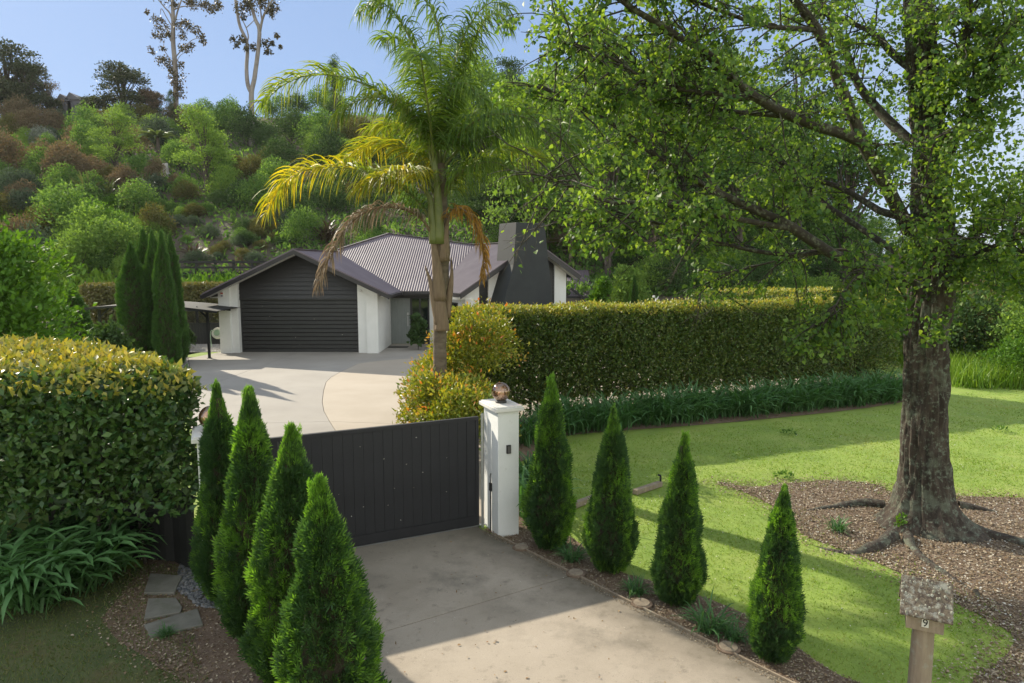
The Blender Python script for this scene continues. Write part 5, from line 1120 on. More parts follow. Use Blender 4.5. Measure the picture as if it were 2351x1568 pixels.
tpart(mk('trunk', v.reshape(-1, 3), f, m_bark, smooth_=True))
def limb(path, r0_, r1_, name='limb', k=9, mat=m_bark2):
    c_ = spline([TP(*q) for q in path], 7); rad = np.linspace(r0_, r1_, len(c_)) ; v_, f_ = tube(c_, rad, k); v_ += (.006 + r0_ * .05) * np.stack([fn(v_, 3, 1, 2), fn(v_, 3, 2, 2), fn(v_, 3, 4, 2)], -1)
    tpart(mk(name, v_, f_, mat, smooth_=True)); return c_
# surface roots
for pts, r_0, r_1 in (([(2030, 1165), (1975, 1160), (1920, 1165), (1860, 1172), (1830, 1182)], .11, .03), ([(2050, 1235), (2000, 1262), (1950, 1270), (1900, 1262), (1860, 1250)], .10, .03), ([(2085, 1235), (2095, 1262), (2140, 1300), (2190, 1330), (2240, 1362), (2270, 1385)], .075, .03), ([(2210, 1215), (2270, 1232), (2351, 1252), (2450, 1290)], .15, .06), ([(2200, 1165), (2260, 1172), (2320, 1180)], .09, .03), ([(2240, 1362), (2260, 1380), (2320, 1420)], .035, .02)):
    c_ = spline([tuple(G(*p)[:2]) + (.03 - .075 * i_ / (len(pts) - 1),) for i_, p in enumerate(pts)], 6); v_, f_ = tube(c_, np.linspace(r_0, r_1, len(c_)) * (1 + .2 * fn(c_, 4, 2)), 9); v_ += .02 * np.stack([fn(v_, 4, 1), fn(v_, 4, 2), fn(v_, 4, 4) * .6], -1)
    tpart(mk('root', v_, f_, m_bark, smooth_=True))
Y0 = TYb
LIMBC = []
limbs = [
 ([(2085, 650, Y0), (1975, 612, Y0 - .3), (1900, 576, Y0 - .5), (1822, 525, Y0 - .7), (1765, 495, Y0 - .8), (1663, 450, Y0 - .9), (1568, 396, Y0 - 1), (1494, 348, Y0 - 1.1), (1399, 280, Y0 - 1.1), (1294, 227, Y0 - 1.1), (1230, 190, Y0 - 1.1)], .115, .018),
 ([(1900, 576, Y0 - .5), (1811, 585, Y0 - .3), (1690, 567, Y0), (1584, 533, Y0 + .3), (1452, 501, Y0 + .6), (1346, 496, Y0 + .8), (1230, 475, Y0 + 1)], .05, .012),
 ([(1822, 525, Y0 - .7), (1737, 512, Y0 - 1), (1610, 485, Y0 - 1.3), (1505, 464, Y0 - 1.6), (1399, 464, Y0 - 1.8), (1294, 422, Y0 - 2), (1241, 404, Y0 - 2)], .055, .012),
 ([(2085, 530, Y0 - .2), (2064, 485, Y0 - .3), (2032, 422, Y0 - .4), (1980, 327, Y0 - .6), (1943, 232, Y0 - .7), (1911, 148, Y0 - .8), (1874, 69, Y0 - .9), (1800, -30, Y0 - 1), (1720, -140, Y0 - 1)], .135, .06),
 ([(1980, 327, Y0 - .6), (1927, 306, Y0 - .8), (1822, 269, Y0 - 1.1), (1742, 227, Y0 - 1.4), (1663, 164, Y0 - 1.6), (1610, 111, Y0 - 1.8), (1558, 84, Y0 - 1.9), (1473, 32, Y0 - 2.1), (1415, -10, Y0 - 2.2)], .10, .035),
 ([(2095, 330, Y0 + .1), (2027, 264, Y0 + .5), (1969, 190, Y0 + .8), (1943, 121, Y0 + 1), (1900, 30, Y0 + 1.2), (1840, -60, Y0 + 1.4)], .10, .05),
 ([(2100, 160, Y0), (2056, 127, Y0 + .2), (2006, 79, Y0 + .4), (1969, 58, Y0 + .6), (1870, 20, Y0 + 1)], .085, .03),
 ([(2085, 500, Y0 + .2), (2022, 485, Y0 + .6), (1980, 459, Y0 + 1), (1921, 427, Y0 + 1.4), (1837, 400, Y0 + 1.8), (1716, 317, Y0 + 2.2), (1610, 248, Y0 + 2.5), (1505, 227, Y0 + 2.8), (1380, 150, Y0 + 3)], .08, .02),
 ([(2090, 600, Y0 + .1), (2000, 540, Y0 + .8), (1901, 475, Y0 + 1.5), (1837, 422, Y0 + 1.9), (1740, 330, Y0 + 2.4), (1640, 290, Y0 + 2.8)], .075, .025),
 ([(1742, 227, Y0 - 1.4), (1640, 215, Y0 - 1.6), (1500, 190, Y0 - 1.8), (1380, 120, Y0 - 2), (1241, 85, Y0 - 2.1)], .04, .012),
 ([(1822, 269, Y0 - 1.1), (1700, 258, Y0 - 1.0), (1560, 232, Y0 - .8), (1450, 140, Y0 - .7), (1330, 60, Y0 - .6)], .045, .012),
 ([(1663, 450, Y0 - .9), (1560, 330, Y0 - .6), (1470, 200, Y0 - .4), (1400, 120, Y0 - .3)], .035, .010),
 ([(2170, 640, Y0 - .1), (2244, 586, Y0 - .5), (2296, 559, Y0 - .9), (2351, 528, Y0 - 1.3), (2450, 480, Y0 - 1.8)], .07, .03),
 ([(2180, 630, Y0), (2212, 570, Y0 + .1), (2244, 533, Y0 + .3), (2322, 475, Y0 + .6), (2450, 400, Y0 + 1)], .085, .04),
 ([(2155, 480, Y0 - .2), (2190, 330, Y0 - .5), (2250, 200, Y0 - .9), (2320, 60, Y0 - 1.2)], .09, .04),
 ([(2150, 300, Y0 - .2), (2200, 150, Y0 - .5), (2230, 20, Y0 - .8)], .08, .04),
 ([(2090, 700, Y0 - .35), (2050, 640, Y0 - .9), (2010, 610, Y0 - 1.2), (1960, 640, Y0 - 1.5), (1920, 700, Y0 - 1.7), (1895, 740, Y0 - 1.8)], .035, .010),
 ([(2100, 560, Y0 - .4), (2070, 500, Y0 - .8), (2120, 420, Y0 - 1.1), (2150, 300, Y0 - 1.3)], .03, .010),
 ([(2085, 640, Y0 - .3), (2000, 585, Y0 + .4), (1900, 575, Y0 + .9), (1740, 610, Y0 + 1.2), (1650, 640, Y0 + 1.4), (1600, 680, Y0 + 1.4)], .035, .010),
 ([(1874, 69, Y0 - .9), (1760, 60, Y0 - 1.4), (1640, 20, Y0 - 1.8), (1520, -30, Y0 - 2.1)], .045, .015),
]
r = random.Random(77); LP = []; LD = []; TW = MB(); twv = []; twf = []; tb_ = 0
def addtube(pts, rad, k):
    global tb_
    v_, f_ = tube(pts, rad, k); twv.append(v_); twf.append(f_ + tb_); tb_ += len(v_)
weights = [28, 26, 26, 14, 26, 12, 10, 28, 22, 24, 22, 18, 26, 30, 26, 22, 20, 10, 12, 14]
for li_, (path, ra, rb) in enumerate(limbs):
    c_ = limb(path, ra * .8, rb * .8); LIMBC.append(c_); m = len(c_); tot_len = np.linalg.norm(np.diff(c_, axis=0), axis=1).sum()
    for _ in range(int(weights[li_] * 1.55)):
        t_ = r.uniform(.22, 1.0) if li_ not in (0, 7, 8) else r.uniform(.3, 1.0)
        i_ = min(m - 2, int(t_ * (m - 1))); p0 = c_[i_]; tan = c_[i_ + 1] - c_[i_]; tan /= np.linalg.norm(tan)
        side = np.array([r.gauss(0, 1), r.gauss(0, 1), r.gauss(.15, .7)]); d = tan * r.uniform(.3, 1.0) + side * .62; d /= np.linalg.norm(d)
        L = r.uniform(.5, 1.35) if li_ not in (16, 17) else r.uniform(.2, .6); nseg = 6; pts = [p0]; dd = d.copy()
        for k in range(nseg):
            dd = dd + np.array([r.gauss(0, .13), r.gauss(0, .13), r.gauss(.0, .12) - .05]); dd /= np.linalg.norm(dd); pts.append(pts[-1] + dd * L / nseg)
        pts = np.array(pts); addtube(pts, np.linspace(.014, .004, len(pts)), 4)
        for _b in range(int(3 + L * 6)):
            u_ = r.uniform(.15, 1.0); k_ = min(nseg - 1, int(u_ * nseg)); q0 = pts[k_] + (pts[k_ + 1] - pts[k_]) * (u_ * nseg - k_)
            tl = r.uniform(.16, .42); e_ = (pts[k_ + 1] - pts[k_]); e_ = e_ / np.linalg.norm(e_) * .6 + np.array([r.gauss(0, .6), r.gauss(0, .6), r.gauss(-.05, .5)]); e_ /= np.linalg.norm(e_)
            tp_ = np.array([q0, q0 + e_ * tl * .5, q0 + e_ * tl + np.array((0, 0, -.04))]); addtube(tp_, [.0045, .0035, .002], 3)
            for _l in range(r.randint(9, 15)):
                w_ = r.uniform(.1, 1.05); q1 = tp_[0] + (tp_[2] - tp_[0]) * w_; LP.append(q1 + np.array([r.gauss(0, .035), r.gauss(0, .035), r.gauss(-.02, .035)])); LD.append(e_)
# leaves spread through the upper crown above the frame and behind
LP = np.array(LP); LD = np.array(LD); R_ = np.random.RandomState(5)
crown = [((TX - 1.5, Y0, 9.5), 2.6), ((TX + 1.8, Y0 + .5, 9.2), 2.6), ((TX, Y0, 11.5), 2.6), ((TX - 3.4, Y0 - .4, 8.9), 1.7), ((TX + 2.6, Y0 - .6, 7), 1.9), ((TX + 2.8, Y0 + 1, 5.4), 1.6), ((TX + 2.3, Y0 + .8, 4.1), 1.1), ((TX - .6, Y0 + 2.3, 7.6), 1.9)]
extra = []
for (cc, rr_) in crown:
    k = int((1700 if cc[0] > TX + 2 else 420) * rr_ ** 2 / 4); d = nrm(R_.normal(size=(k, 3))); extra.append(np.array(cc) + d * rr_ * R_.uniform(.5, 1, (k, 1)) ** .6)
extra = np.vstack(extra); g_ = fn(extra, 1.5, 4, 2) > -.2; extra = extra[g_]
LP = np.vstack([LP, extra]); LD = np.vstack([LD, R_.normal(size=(len(extra), 3))])
keep = (np.linalg.norm((LP - (0, 0, CAMH)), axis=1) > 5.2); LP, LD = LP[keep], LD[keep]; N_ = len(LP)
ax = nrm(LD) * .4 + R_.normal(size=(N_, 3)) * .55 + (0, 0, -.55); no = R_.normal(size=(N_, 3)) * .8 + (0, 0, .55); sz = .060 * R_.uniform(.6, 1.25, N_)
pxl = 1175.5 + LP[:, 0] / LP[:, 1] * 1567; pyl = 784 - (LP[:, 1] * SP + (LP[:, 2] - CAMH) * CP) / (LP[:, 1] * CP - (LP[:, 2] - CAMH) * SP) * 1567
cl_ = (fn(LP, 2.2, 77, 2) > -.85) & ~((pxl < 1330) & (pyl > 255) & (pyl < 430) & (R_.uniform(0, 1, N_) < .9)) & ~((pxl < 1570) & (pyl > 585) & (R_.uniform(0, 1, N_) < .93)) & ~((pxl < 1800) & (pyl > 700)) & ~((pxl < 1285) & (pyl > 482) & (R_.uniform(0, 1, N_) < .9)); LP, ax, no, sz = LP[cl_], ax[cl_], no[cl_], sz[cl_]; N_ = len(LP); print('poplar leaves', N_)
_lc = np.vstack([l_[:int(len(l_) * .8)] for l_ in LIMBC]); dmin = np.full(N_, 9.)
for a_ in range(0, len(_lc), 2): dmin = np.minimum(dmin, np.linalg.norm(LP - _lc[a_], axis=1))
_k = (dmin > .26) | (R_.uniform(0, 1, N_) < .22); LP, ax, no, sz = LP[_k], ax[_k], no[_k], sz[_k]; N_ = len(LP)
_ex = []
for px_, py_, dy_, r_2, n_2 in ((2085, 620, -.8, .38, 330), (2010, 650, -1.1, .36, 330), (1950, 700, -1.4, .34, 320), (1905, 755, -1.6, .26, 200), (2130, 540, -.8, .34, 260), (2060, 720, -.9, .30, 240), (2190, 430, -.9, .50, 500), (2240, 300, -1.0, .62, 750), (2160, 200, -.9, .50, 420), (2300, 150, -1.1, .65, 800), (2290, 450, -.7, .45, 420), (2330, 640, -.4, .40, 330), (2215, 620, -.5, .36, 300), (2150, 760, -.7, .26, 160)):
    c_ = TP(px_, py_, Y0 + dy_); _ex.append(c_ + nrm(R_.normal(size=(n_2, 3))) * r_2 * R_.uniform(.2, 1.05, (n_2, 1)) * (1, 1, 1.15))
_ex = np.vstack(_ex); _n = len(_ex); LP = np.vstack([LP, _ex]); ax = np.vstack([ax, R_.normal(size=(_n, 3)) * .6 + (0, 0, -.6)]); no = np.vstack([no, R_.normal(size=(_n, 3)) * .8 + (0, 0, .5)]); sz = np.append(sz, .066 * R_.uniform(.6, 1.25, _n)); N_ = len(LP)
Tm = big_tree.location; score = np.linalg.norm(LP - (0, 0, CAMH), axis=1) / sz
vis = (np.abs(LP[:, 0] / LP[:, 1]) < .75) & (LP[:, 2] < CAMH + LP[:, 1] * .37); score[~vis] = 1e9; near_ = np.argsort(score)[:300]; mask = np.ones(N_, bool); mask[near_] = False
tv, tf_ = LEAF['heart']; lm = mk('leaf', tv, tf_, L_poplar, link_=False); Rm = frames(ax[near_], no[near_].copy())
for i_, j_ in enumerate(near_):
    o = inst('leaf', lm, big_tree); M = Matrix([list(Rm[i_][k] * sz[j_]) for k in range(3)]).to_4x4(); M.translation = Vector(LP[j_]) - Tm; o.matrix_local = M
o = scatter('foliage', 'heart', LP[mask] - np.array(Tm), ax[mask], no[mask], sz[mask], L_poplar, big_tree); o['kind'] = 'stuff'
o = tpart(mk('twigs', np.concatenate(twv), np.concatenate(twf), m_bark2)); o['kind'] = 'stuff'

# seedling at the trunk foot, fallen sprigs
A = G(2066, 1222); bush('seedling', (A[0], A[1], .0), [(0, 0, .12, .07), (.03, 0, .2, .06)], 60, .06, L_bright, 61, 'tiny bright seedling at the foot of the big trunk', 'seedling', stems=3)
for (px, py), lb in (((1797, 1097), 'green fallen leafy sprig on the lawn above the front right conifer'), ((1812, 997), 'small fallen leafy sprig lying far out on the lawn'), ((2295, 990), 'fallen leaf scrap on the lawn right of the trunk')):
    A = G(px, py); bush('fallen_sprig', (A[0], A[1], .02), [(0, 0, .03, .14, .25)], 45, .08, L_green, int(px), lb, 'sprig', stems=1)

# ================================================================== BRIGHT BUSH LEFT, SHRUBS NEAR THE HOUSE
bx0 = P(-48, 640, 17.5); bush('bright_bush', (bx0[0], bx0[1], 0), [(0, 0, 3.2, 1.6), (-1.4, .2, 3.7, 1.5), (.5, -.1, 2.2, 1.5), (-.8, 0, 1.6, 1.6), (-2.2, 0, 2.6, 1.6), (.0, .1, 4.0, .9), (-.9, 0, 4.6, .95)], 26000, .17, L_bright, 71, 'large bright green rounded bush behind the left hedge', 'bush', stems=8, wid=.9)
def put(name, px, pyb, pyt, wpx, Y, kind, seed, label, cat='shrub', n=2600, size=.16, group=None, ground=None, leaf='diamond', stems=4):
    """a shrub of given pixel width and height standing at depth Y"""
    base = P(px, pyb, Y); zg = 0 if ground is None else ground; top = float(P(px, pyt, Y)[2]); h = max(.3, top - zg); w_ = wpx / 1567 * Y / 2; rr_ = random.Random(seed); lob = []
    for k in range(7):
        t_ = k / 6; lob.append((rr_.uniform(-.45, .45) * w_, rr_.uniform(-.3, .3) * w_, h * (.25 + .55 * t_), w_ * (.75 - .35 * t_) if h > w_ else h * .4, 1))
    return bush(name, (base[0], Y, zg), lob, n, size, kind, seed, label, cat, leaf, group, stems=stems)
put('shrub', 425, 800, 752, 40, 32.6, L_dgreen, 72, 'dark leafy shrub between the tall conifers and the black trellis', n=1500)
put('shrub', 260, 800, 735, 110, 24, L_dgreen, 73, 'dark green shrub under the canopy beside the short cone conifer', n=2200)
put('shrub', 60, 800, 700, 240, 20, L_dgreen, 74, 'dark green shrub low between the bright bush and left hedge', n=2600)
put('shrub', 960, 800, 715, 34, 31.8, L_dgreen, 75, 'dark potted palm-like shrub beside the front door', n=700, size=.2, leaf='blade')
# right of the house
put('shrub', 1375, 720, 620, 62, 36, L_bright, 76, 'bright lime shrub right of the small pavilion', n=2600, size=.2)
put('shrub', 1455, 720, 598, 105, 40, L_lgreen, 77, 'soft pale green tree shrub behind the grey top-railed fence', n=4000, size=.2)
put('shrub', 1560, 720, 655, 110, 42, L_green, 78, 'low green shrub mass behind the pale post', n=3000, size=.2)
b = P(1455, 700, 36); place_conifer(tall[1], (b[0], 36, 0), 1, (.42, .42, (float(P(1455, 632, 36)[2])) / 5.3), 'thin dark columnar conifer in front of the pale green shrub', None)
b = P(1596, 700, 34); place_conifer(tall[0], (b[0], 34, 0), 2, (.42, .42, (float(P(1596, 600, 34)[2])) / 5.3), 'thin columnar conifer behind the drooping branch tips', None)

# ================================================================== TREES BEHIND
def tree_mesh(seed, H, crown_, n, size, mat, trunk_r=.18, kind='diamond', bark=m_pinebark, gap=-.5):
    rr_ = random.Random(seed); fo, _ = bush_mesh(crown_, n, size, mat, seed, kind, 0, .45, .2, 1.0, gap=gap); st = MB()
    top = max(c[2] + c[3] * .3 for c in crown_); st.tube([(0, 0, -.5), (rr_.uniform(-.2, .2), 0, top * .35), (rr_.uniform(-.3, .3), .1, top * .7), (0, 0, top)], [trunk_r * 1.2, trunk_r, trunk_r * .6, trunk_r * .15], 8, False)
    for c in crown_:
        st.tube([(0, 0, max(.4, c[2] * .45)), (c[0] * .5, c[1] * .5, c[2] * .8), (c[0], c[1], c[2] + .2)], [trunk_r * .45, trunk_r * .3, trunk_r * .1], 5, False)
    return fo, st.build('trunk', bark, None, True, link_=False)
def put_tree(kit, loc, rz, sc, label, group=None, name='tree', cat='tree'):
    e_ = empty(name, loc, rz, label, cat, group); e_.scale = sc if hasattr(sc, '__len__') else (sc,) * 3
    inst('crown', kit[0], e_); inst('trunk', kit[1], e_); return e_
def crown_r(seed, n, H, R, z0=.3, flat=1.0, ls=1.0):
    rr_ = random.Random(seed); out = []
    for k in range(n):
        a = rr_.uniform(0, 6.28); z = H * (z0 + (1 - z0) * rr_.uniform(.05, .92)); t_ = (z / H - z0) / (1 - z0); rad = R * (1 - .55 * t_) * rr_.uniform(.3, .9); out.append((math.cos(a) * rad, math.sin(a) * rad, z, R * ls * rr_.uniform(.28, .48), flat * rr_.uniform(.7, 1)))
    return out
T_dark = [tree_mesh(s, 13, crown_r(s, 30, 13, 3.6, .12), 10000, .26, L_dgreen, .28) for s in (101, 102)]
T_green = [tree_mesh(s, 10, crown_r(s, 26, 10, 3.2, .2), 10000, .2, L_green, .20) for s in (103, 104)]
T_light = [tree_mesh(s, 9, crown_r(s, 26, 9, 2.6, .18), 9500, .175, L_lgreen, .16) for s in (105, 106)]
T_bare = [tree_mesh(s, 9, crown_r(s, 14, 9, 2.2, .35), 900, .22, L_brown, .20) for s in (107,)]
gF = 'trees of the dark wood behind the house and long hedge'
rr = random.Random(9); k = 0
spots = []
for Yb, x0, x1, step in ((47, 6, 34, 4.6), (54, 2, 40, 4.8), (62, -2, 44, 5.2), (72, 0, 46, 5.6), (84, -6, 50, 6.2)):
    x = x0
    while x < x1: spots.append((x + rr.uniform(-1.2, 1.2), Yb + rr.uniform(-2, 2))); x += step
for x, y in spots:
    u = x / y; zg = float(hillz(x, y)); row = int((y - 44) / 8)
    kit = rr.choice([T_dark[0], T_dark[1], T_light[0], T_green[0], T_green[1]]) if u < .42 else rr.choice([T_green[0], T_dark[1], T_light[0]])
    # height limited so that the sky line follows the photograph
    lim = {True: 12.0, False: 6.0}[u < .44]; want = (lim if y > 60 else lim * .8) * rr.uniform(.8, 1.1)
    sc = want / (13 if kit in T_dark else 10 if kit in T_green else 9)
    cname = 'dark evergreen tree' if kit in T_dark else 'mid-green leafy tree' if kit in T_green else 'pale green leafy tree'
    put_tree(kit, (x, y, zg), rr.uniform(0, 6.28), (sc * 1.05, sc * 1.05, sc), cname + ' ' + ('in the front row' if y < 51 else 'in the second row' if y < 59 else 'in the middle rows' if y < 78 else 'at the back') + ' of the wood, ' + ('behind the palm' if u < .08 else 'behind the chimney' if u < .2 else 'behind the low limbs' if u < .35 else 'behind the forked limb' if u < .5 else 'near the big trunk'), gF)
# dead brown conifer right of the chimney and bare trunks
def dead_tree(seed, H, R, n):
    rr_ = random.Random(seed); st = MB(); st.tube([(0, 0, -.3), (.05, 0, H * .5), (0, .05, H)], [.16, .10, .03], 7, False)
    for k in range(n):
        z = H * rr_.uniform(.3, .98); a = rr_.uniform(0, 6.28); L = R * rr_.uniform(.5, 1) * (1.15 - .5 * z / H); p = np.array((0, 0, z)); d = np.array((math.cos(a), math.sin(a), rr_.uniform(-.15, .25))); q = p + d * L * .5; e_ = q + (d + np.array([rr_.uniform(-.4, .4) for _ in range(3)])) * L * .5
        st.tube([p, q, e_], [.03, .018, .008], 4, False)
        for j in range(7):
            t_ = rr_.uniform(.3, 1); b_ = p + (e_ - p) * t_; st.tube([b_, b_ + np.array([rr_.uniform(-.45, .45), rr_.uniform(-.45, .45), rr_.uniform(-.3, .35)])], [.012, .005], 3, False)
    return st
for (px, Y, H_, R_2, n_, s_, lb) in ((1310, 47, 6.6, 2.0, 90, 1, 'dead brown leafless conifer just right of the chimney'), (1385, 50, 8, 1.5, 45, 2, 'bare grey trunk with broken branches in the dark wood'), (1500, 46, 7.5, 1.3, 40, 3, 'bare dead trunk standing before the dark wood behind the fence'), (1560, 48, 7, 1.2, 36, 4, 'leaning bare trunk left of the thin columnar conifer')):
    x = float(P(px, 600, Y)[0]); zg = float(hillz(x, Y)); e_ = empty('dead_tree', (x, Y, zg), 0, lb, 'dead tree'); k_ = (float(P(px, 535 if s_ == 1 else 480, Y)[2]) - zg) / H_
    o = dead_tree(s_, H_, R_2, n_).build('branches', m_dtwig, e_); o.scale = (1, 1, max(.4, k_))
# tall fine-leaved trees behind the palm's right side
for (px, Y, top, kit, w_, lb) in ((1215, 46, 175, T_light[0], 1.0, 'tall airy pale tree seen between the palm and the big tree'), (1290, 52, 150, T_light[1], 1.1, 'tall airy pale tree further right behind the big tree limbs'), (1400, 44, 225, T_green[0], 1.1, 'leafy green tree behind the big tree lower limbs'), (1560, 50, 170, T_light[0], 1.3, 'broad pale tree behind the middle of the big tree crown'), (1700, 46, 230, T_green[1], 1.2, 'leafy tree behind the long hedge and big tree crown'),
                                (1835, 62, 112, T_dark[0], 1.25, 'tall dark domed tree rising behind the forked limb'), (1950, 52, 230, T_green[0], 1.2, 'leafy tree left of the big trunk in the background'), (1190, 58, 230, T_green[1], 1.0, 'mid green tree just right of the palm crown'),
                                (775, 92, 128, T_dark[1], .5, 'dark skyline tree poking above the palm frond'), (1060, 60, 300, T_dark[1], .9, 'dark tree on the slope directly behind the palm'), (1130, 52, 360, T_dark[0], .8, 'dark evergreen behind the chimney and palm')):
    x = float(P(px, 400, Y)[0]); zg = float(hillz(x, Y)); H0 = 13 if kit in T_dark else 10 if kit in T_green else 9; h = float(P(px, top, Y)[2]) - zg; sc = h / H0
    put_tree(kit, (x, Y, zg), px * .1, (max(.75, sc * .8) * w_ if sc < 2 else 1.5 * w_,) * 2 + (sc,), lb)
# right-hand background beyond the trunk
T_shrub = [bush_mesh([(0, 0, 1.0, .95), (.7, .1, .8, .7), (-.7, 0, .9, .7), (.1, .2, 1.6, .6), (-.2, -.4, .6, .8), (.45 * math.cos(s), .5, 1.35, .5), (-.5, .45 * math.sin(s), 1.3, .55), (.9 * math.sin(s), -.5, .5, .6)], 4200, .105, m_, s, 'diamond', 4, .3, .3) for m_, s in ((L_dgreen, 201), (L_green, 202), (L_olive, 203), (L_lgreen, 204), (L_brown, 205), (L_grey, 206), (L_silver, 207), (L_green, 208), (L_dgreen, 209), (L_olive, 210), (L_bright, 211), (L_brown, 212))]
def put_shrub(k, loc, rz, sc, label, group=None, name='shrub', cat='shrub'):
    e_ = empty(name, loc, rz, label, cat, group); e_.scale = sc if hasattr(sc, '__len__') else (sc,) * 3
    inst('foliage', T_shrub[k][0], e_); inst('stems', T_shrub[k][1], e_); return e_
for (px, Y, top, kit, w_, lb) in ((2235, 40, 560, T_green[0], .8, 'green tree low on the skyline just right of the big trunk'), (2300, 46, 575, T_dark[1], .9, 'dark tree on the right skyline near the photo edge'), (2375, 42, 560, T_green[1], .9, 'green tree cut by the right edge of the photo'), (2190, 52, 540, T_dark[0], .9, 'dark tree directly behind the big trunk'), (2450, 40, 540, T_dark[0], .9, 'dark tree beyond the right edge')):
    x = float(P(px, 600, Y)[0]); zg = float(hillz(x, Y)); H0 = 13 if kit in T_dark else 10; h = float(P(px, top, Y)[2]) - zg; sc = h / H0; put_tree(kit, (x, Y, zg), px * .1, (sc * w_ * 1.6,) * 2 + (sc,), lb)
for (px, py, Y, k, s_, lb) in ((2250, 760, 27, 2, 1.5, 'olive shrub behind the tall grass right of the trunk'), (2310, 720, 31, 0, 2.0, 'dark shrub in the right background above the tall grass'), (2230, 700, 33, 4, 1.6, 'brownish shrub right of the trunk in the distance'), (2370, 760, 24, 3, 1.3, 'pale ferny shrub at the right edge above the tall grass'), (2215, 790, 26, 0, 1.4, 'dark shrub hugging the right side of the trunk behind'), (2340, 800, 22.6, 10, .8, 'bright feathery fern at the right edge in front of the dark shrubs')):
    x = float(P(px, py, Y)[0]); put_shrub(k, (x, Y, 0), px, s_, lb)
a_ = P(2280, 655, 60); tag(MB().box(a_[0] - 1.6, a_[0] + 1.6, 60, 63, float(a_[2]) - 2.5, float(a_[2])).prism([(a_[0] - 1.9, float(a_[2])), (a_[0] + 1.9, float(a_[2])), (a_[0] + 1.4, float(a_[2]) + .35), (a_[0] - 1.4, float(a_[2]) + .35)], 59.8, 63.2).build('distant_shed', m_grey := plain('pale_grey_cladding', [(.3, .3, .3), (.36, .36, .35)], 2, .7, 10, 0)), 'small pale roofed shed far away right of the big trunk', 'shed')
# tall grass at the right
tg = [g(2195, 892), g(2700, 905), (26, 30), (16, 31)]
q = samp(tg, 15000, 91); R_ = np.random.RandomState(91); N_ = len(q); dn = R_.uniform(0, 1, N_)
tag(scatter('tall_grass', 'blade', np.column_stack([q, np.zeros(N_)]), np.tile((0, 0, 1.), (N_, 1)) + R_.normal(size=(N_, 3)) * .22, R_.normal(size=(N_, 3)), .85 * R_.uniform(.5, 1.2, N_), L_tall, wid=.05), kind='stuff')

# ================================================================== THE HILLSIDE
zq = lambda zx_, zy_: (zx_ * .3344, zy_ * .3344)      # survey coordinates of the skyline photo detail
def hill_shrub(zx_, zy_, rz_, k, label, sq=1.0, name='shrub', cat='shrub'):
    px, py = zq(zx_, zy_); b = HP(px, py + rz_ * .3344 * .75); R2 = rz_ * .3344 / 1567 * b[1] / 1.35
    return put_shrub(k, (b[0], b[1], b[2] - .15), zx_ * .7, (R2, R2, R2 * sq), label, None, name, cat)
HS = [(270, 850, 130, 4, 'reddish bronze shrub high on the left slope'), (380, 840, 95, 11, 'rust coloured rounded shrub below the lime grass on the left slope'), (560, 970, 120, 4, 'large dark bronze shrub left of the lime maple'), (450, 1080, 115, 11, 'bronze shrub below the silver shrub on the left slope'), (490, 1120, 120, 4, 'bronze mound in the middle of the left slope'), (650, 1180, 120, 11, 'brown shrub under the lime maple'), (250, 1090, 110, 9, 'brown-green rounded shrub at left below the silver shrub'), (850, 1230, 110, 4, 'purple-brown shrub right of the lime maple foot'), (900, 1350, 95, 11, 'dark bronze shrub above the topiary balls'),
      (300, 960, 100, 6, 'silver feathery shrub among the bronze shrubs'), (90, 880, 110, 9, 'olive shrub near the left edge high on the slope'), (30, 1030, 140, 0, 'dark shrub at the left edge of the photo'), (70, 1280, 140, 5, 'grey-green shrub at the left edge above the bright bush'), (190, 1260, 110, 5, 'grey-green rounded shrub left of the green tea-tree'), (430, 1240, 130, 1, 'mid-green feathery shrub in the lower left slope'), (180, 1390, 110, 5, 'blue-grey shrub directly above the bright green bush'), (440, 1450, 60, 6, 'upright silver shrub above the tall courtyard conifers', 1.5), (620, 1370, 120, 7, 'spiky green shrub right of the upright silver shrub'),
      (1200, 790, 90, 11, 'bare brown shrub on the slope below the ivy-clad gum'), (1000, 800, 100, 2, 'olive-green shrub at the top of the slope'), (1550, 840, 150, 1, 'green shrub near the top of the slope left of the pale gum'), (1080, 780, 80, 8, 'dark shrub below the skyline gum tree'), (1400, 760, 90, 7, 'green shrub on the skyline between the two gums'), (1600, 740, 70, 9, 'olive shrub on the skyline left of the pale gum'),
      (2000, 880, 150, 8, 'dark glossy shrub right of the pale gum trunk'), (2180, 900, 160, 1, 'green glossy shrub behind the palm fronds'), (1850, 960, 110, 0, 'dark shrub at the foot of the pale gum'), (1780, 1170, 65, 11, 'small bronze mound below the pale gum'), (1750, 1285, 60, 9, 'small brown-green mound left of the lowest green frond'), (1280, 1320, 95, 9, 'golden-olive mound above the topiary balls'), (1200, 1240, 60, 4, 'small rust shrub beside the old stump'), (1650, 1340, 120, 8, 'dark green shrub under the large green maple'), (1500, 1370, 80, 0, 'dark shrub at the foot of the large green maple'),
      (1020, 1330, 90, 5, 'grey-green shrub left of the topiary balls'), (1050, 1520, 90, 1, 'green shrub above the black rail fence'), (780, 1400, 80, 10, 'lime shrub among the flax on the lower slope'), (880, 1560, 70, 7, 'green shrub just above the tall courtyard conifers'), (2050, 1420, 120, 8, 'dark green shrub behind the dead palm frond'), (1880, 1500, 100, 5, 'grey-green shrub low on the slope above the garage roof'), (2250, 1300, 150, 0, 'dark shrub high behind the main roof'), (1450, 1600, 70, 5, 'small shrub on the bare bank'), (1650, 1620, 70, 1, 'green shrub on the bare bank above the garage'), (1280, 1640, 45, 10, 'small bright shrub on the bare brown bank')]
for h_ in HS: hill_shrub(*h_[:5], *(h_[5:] or (1.0,)))
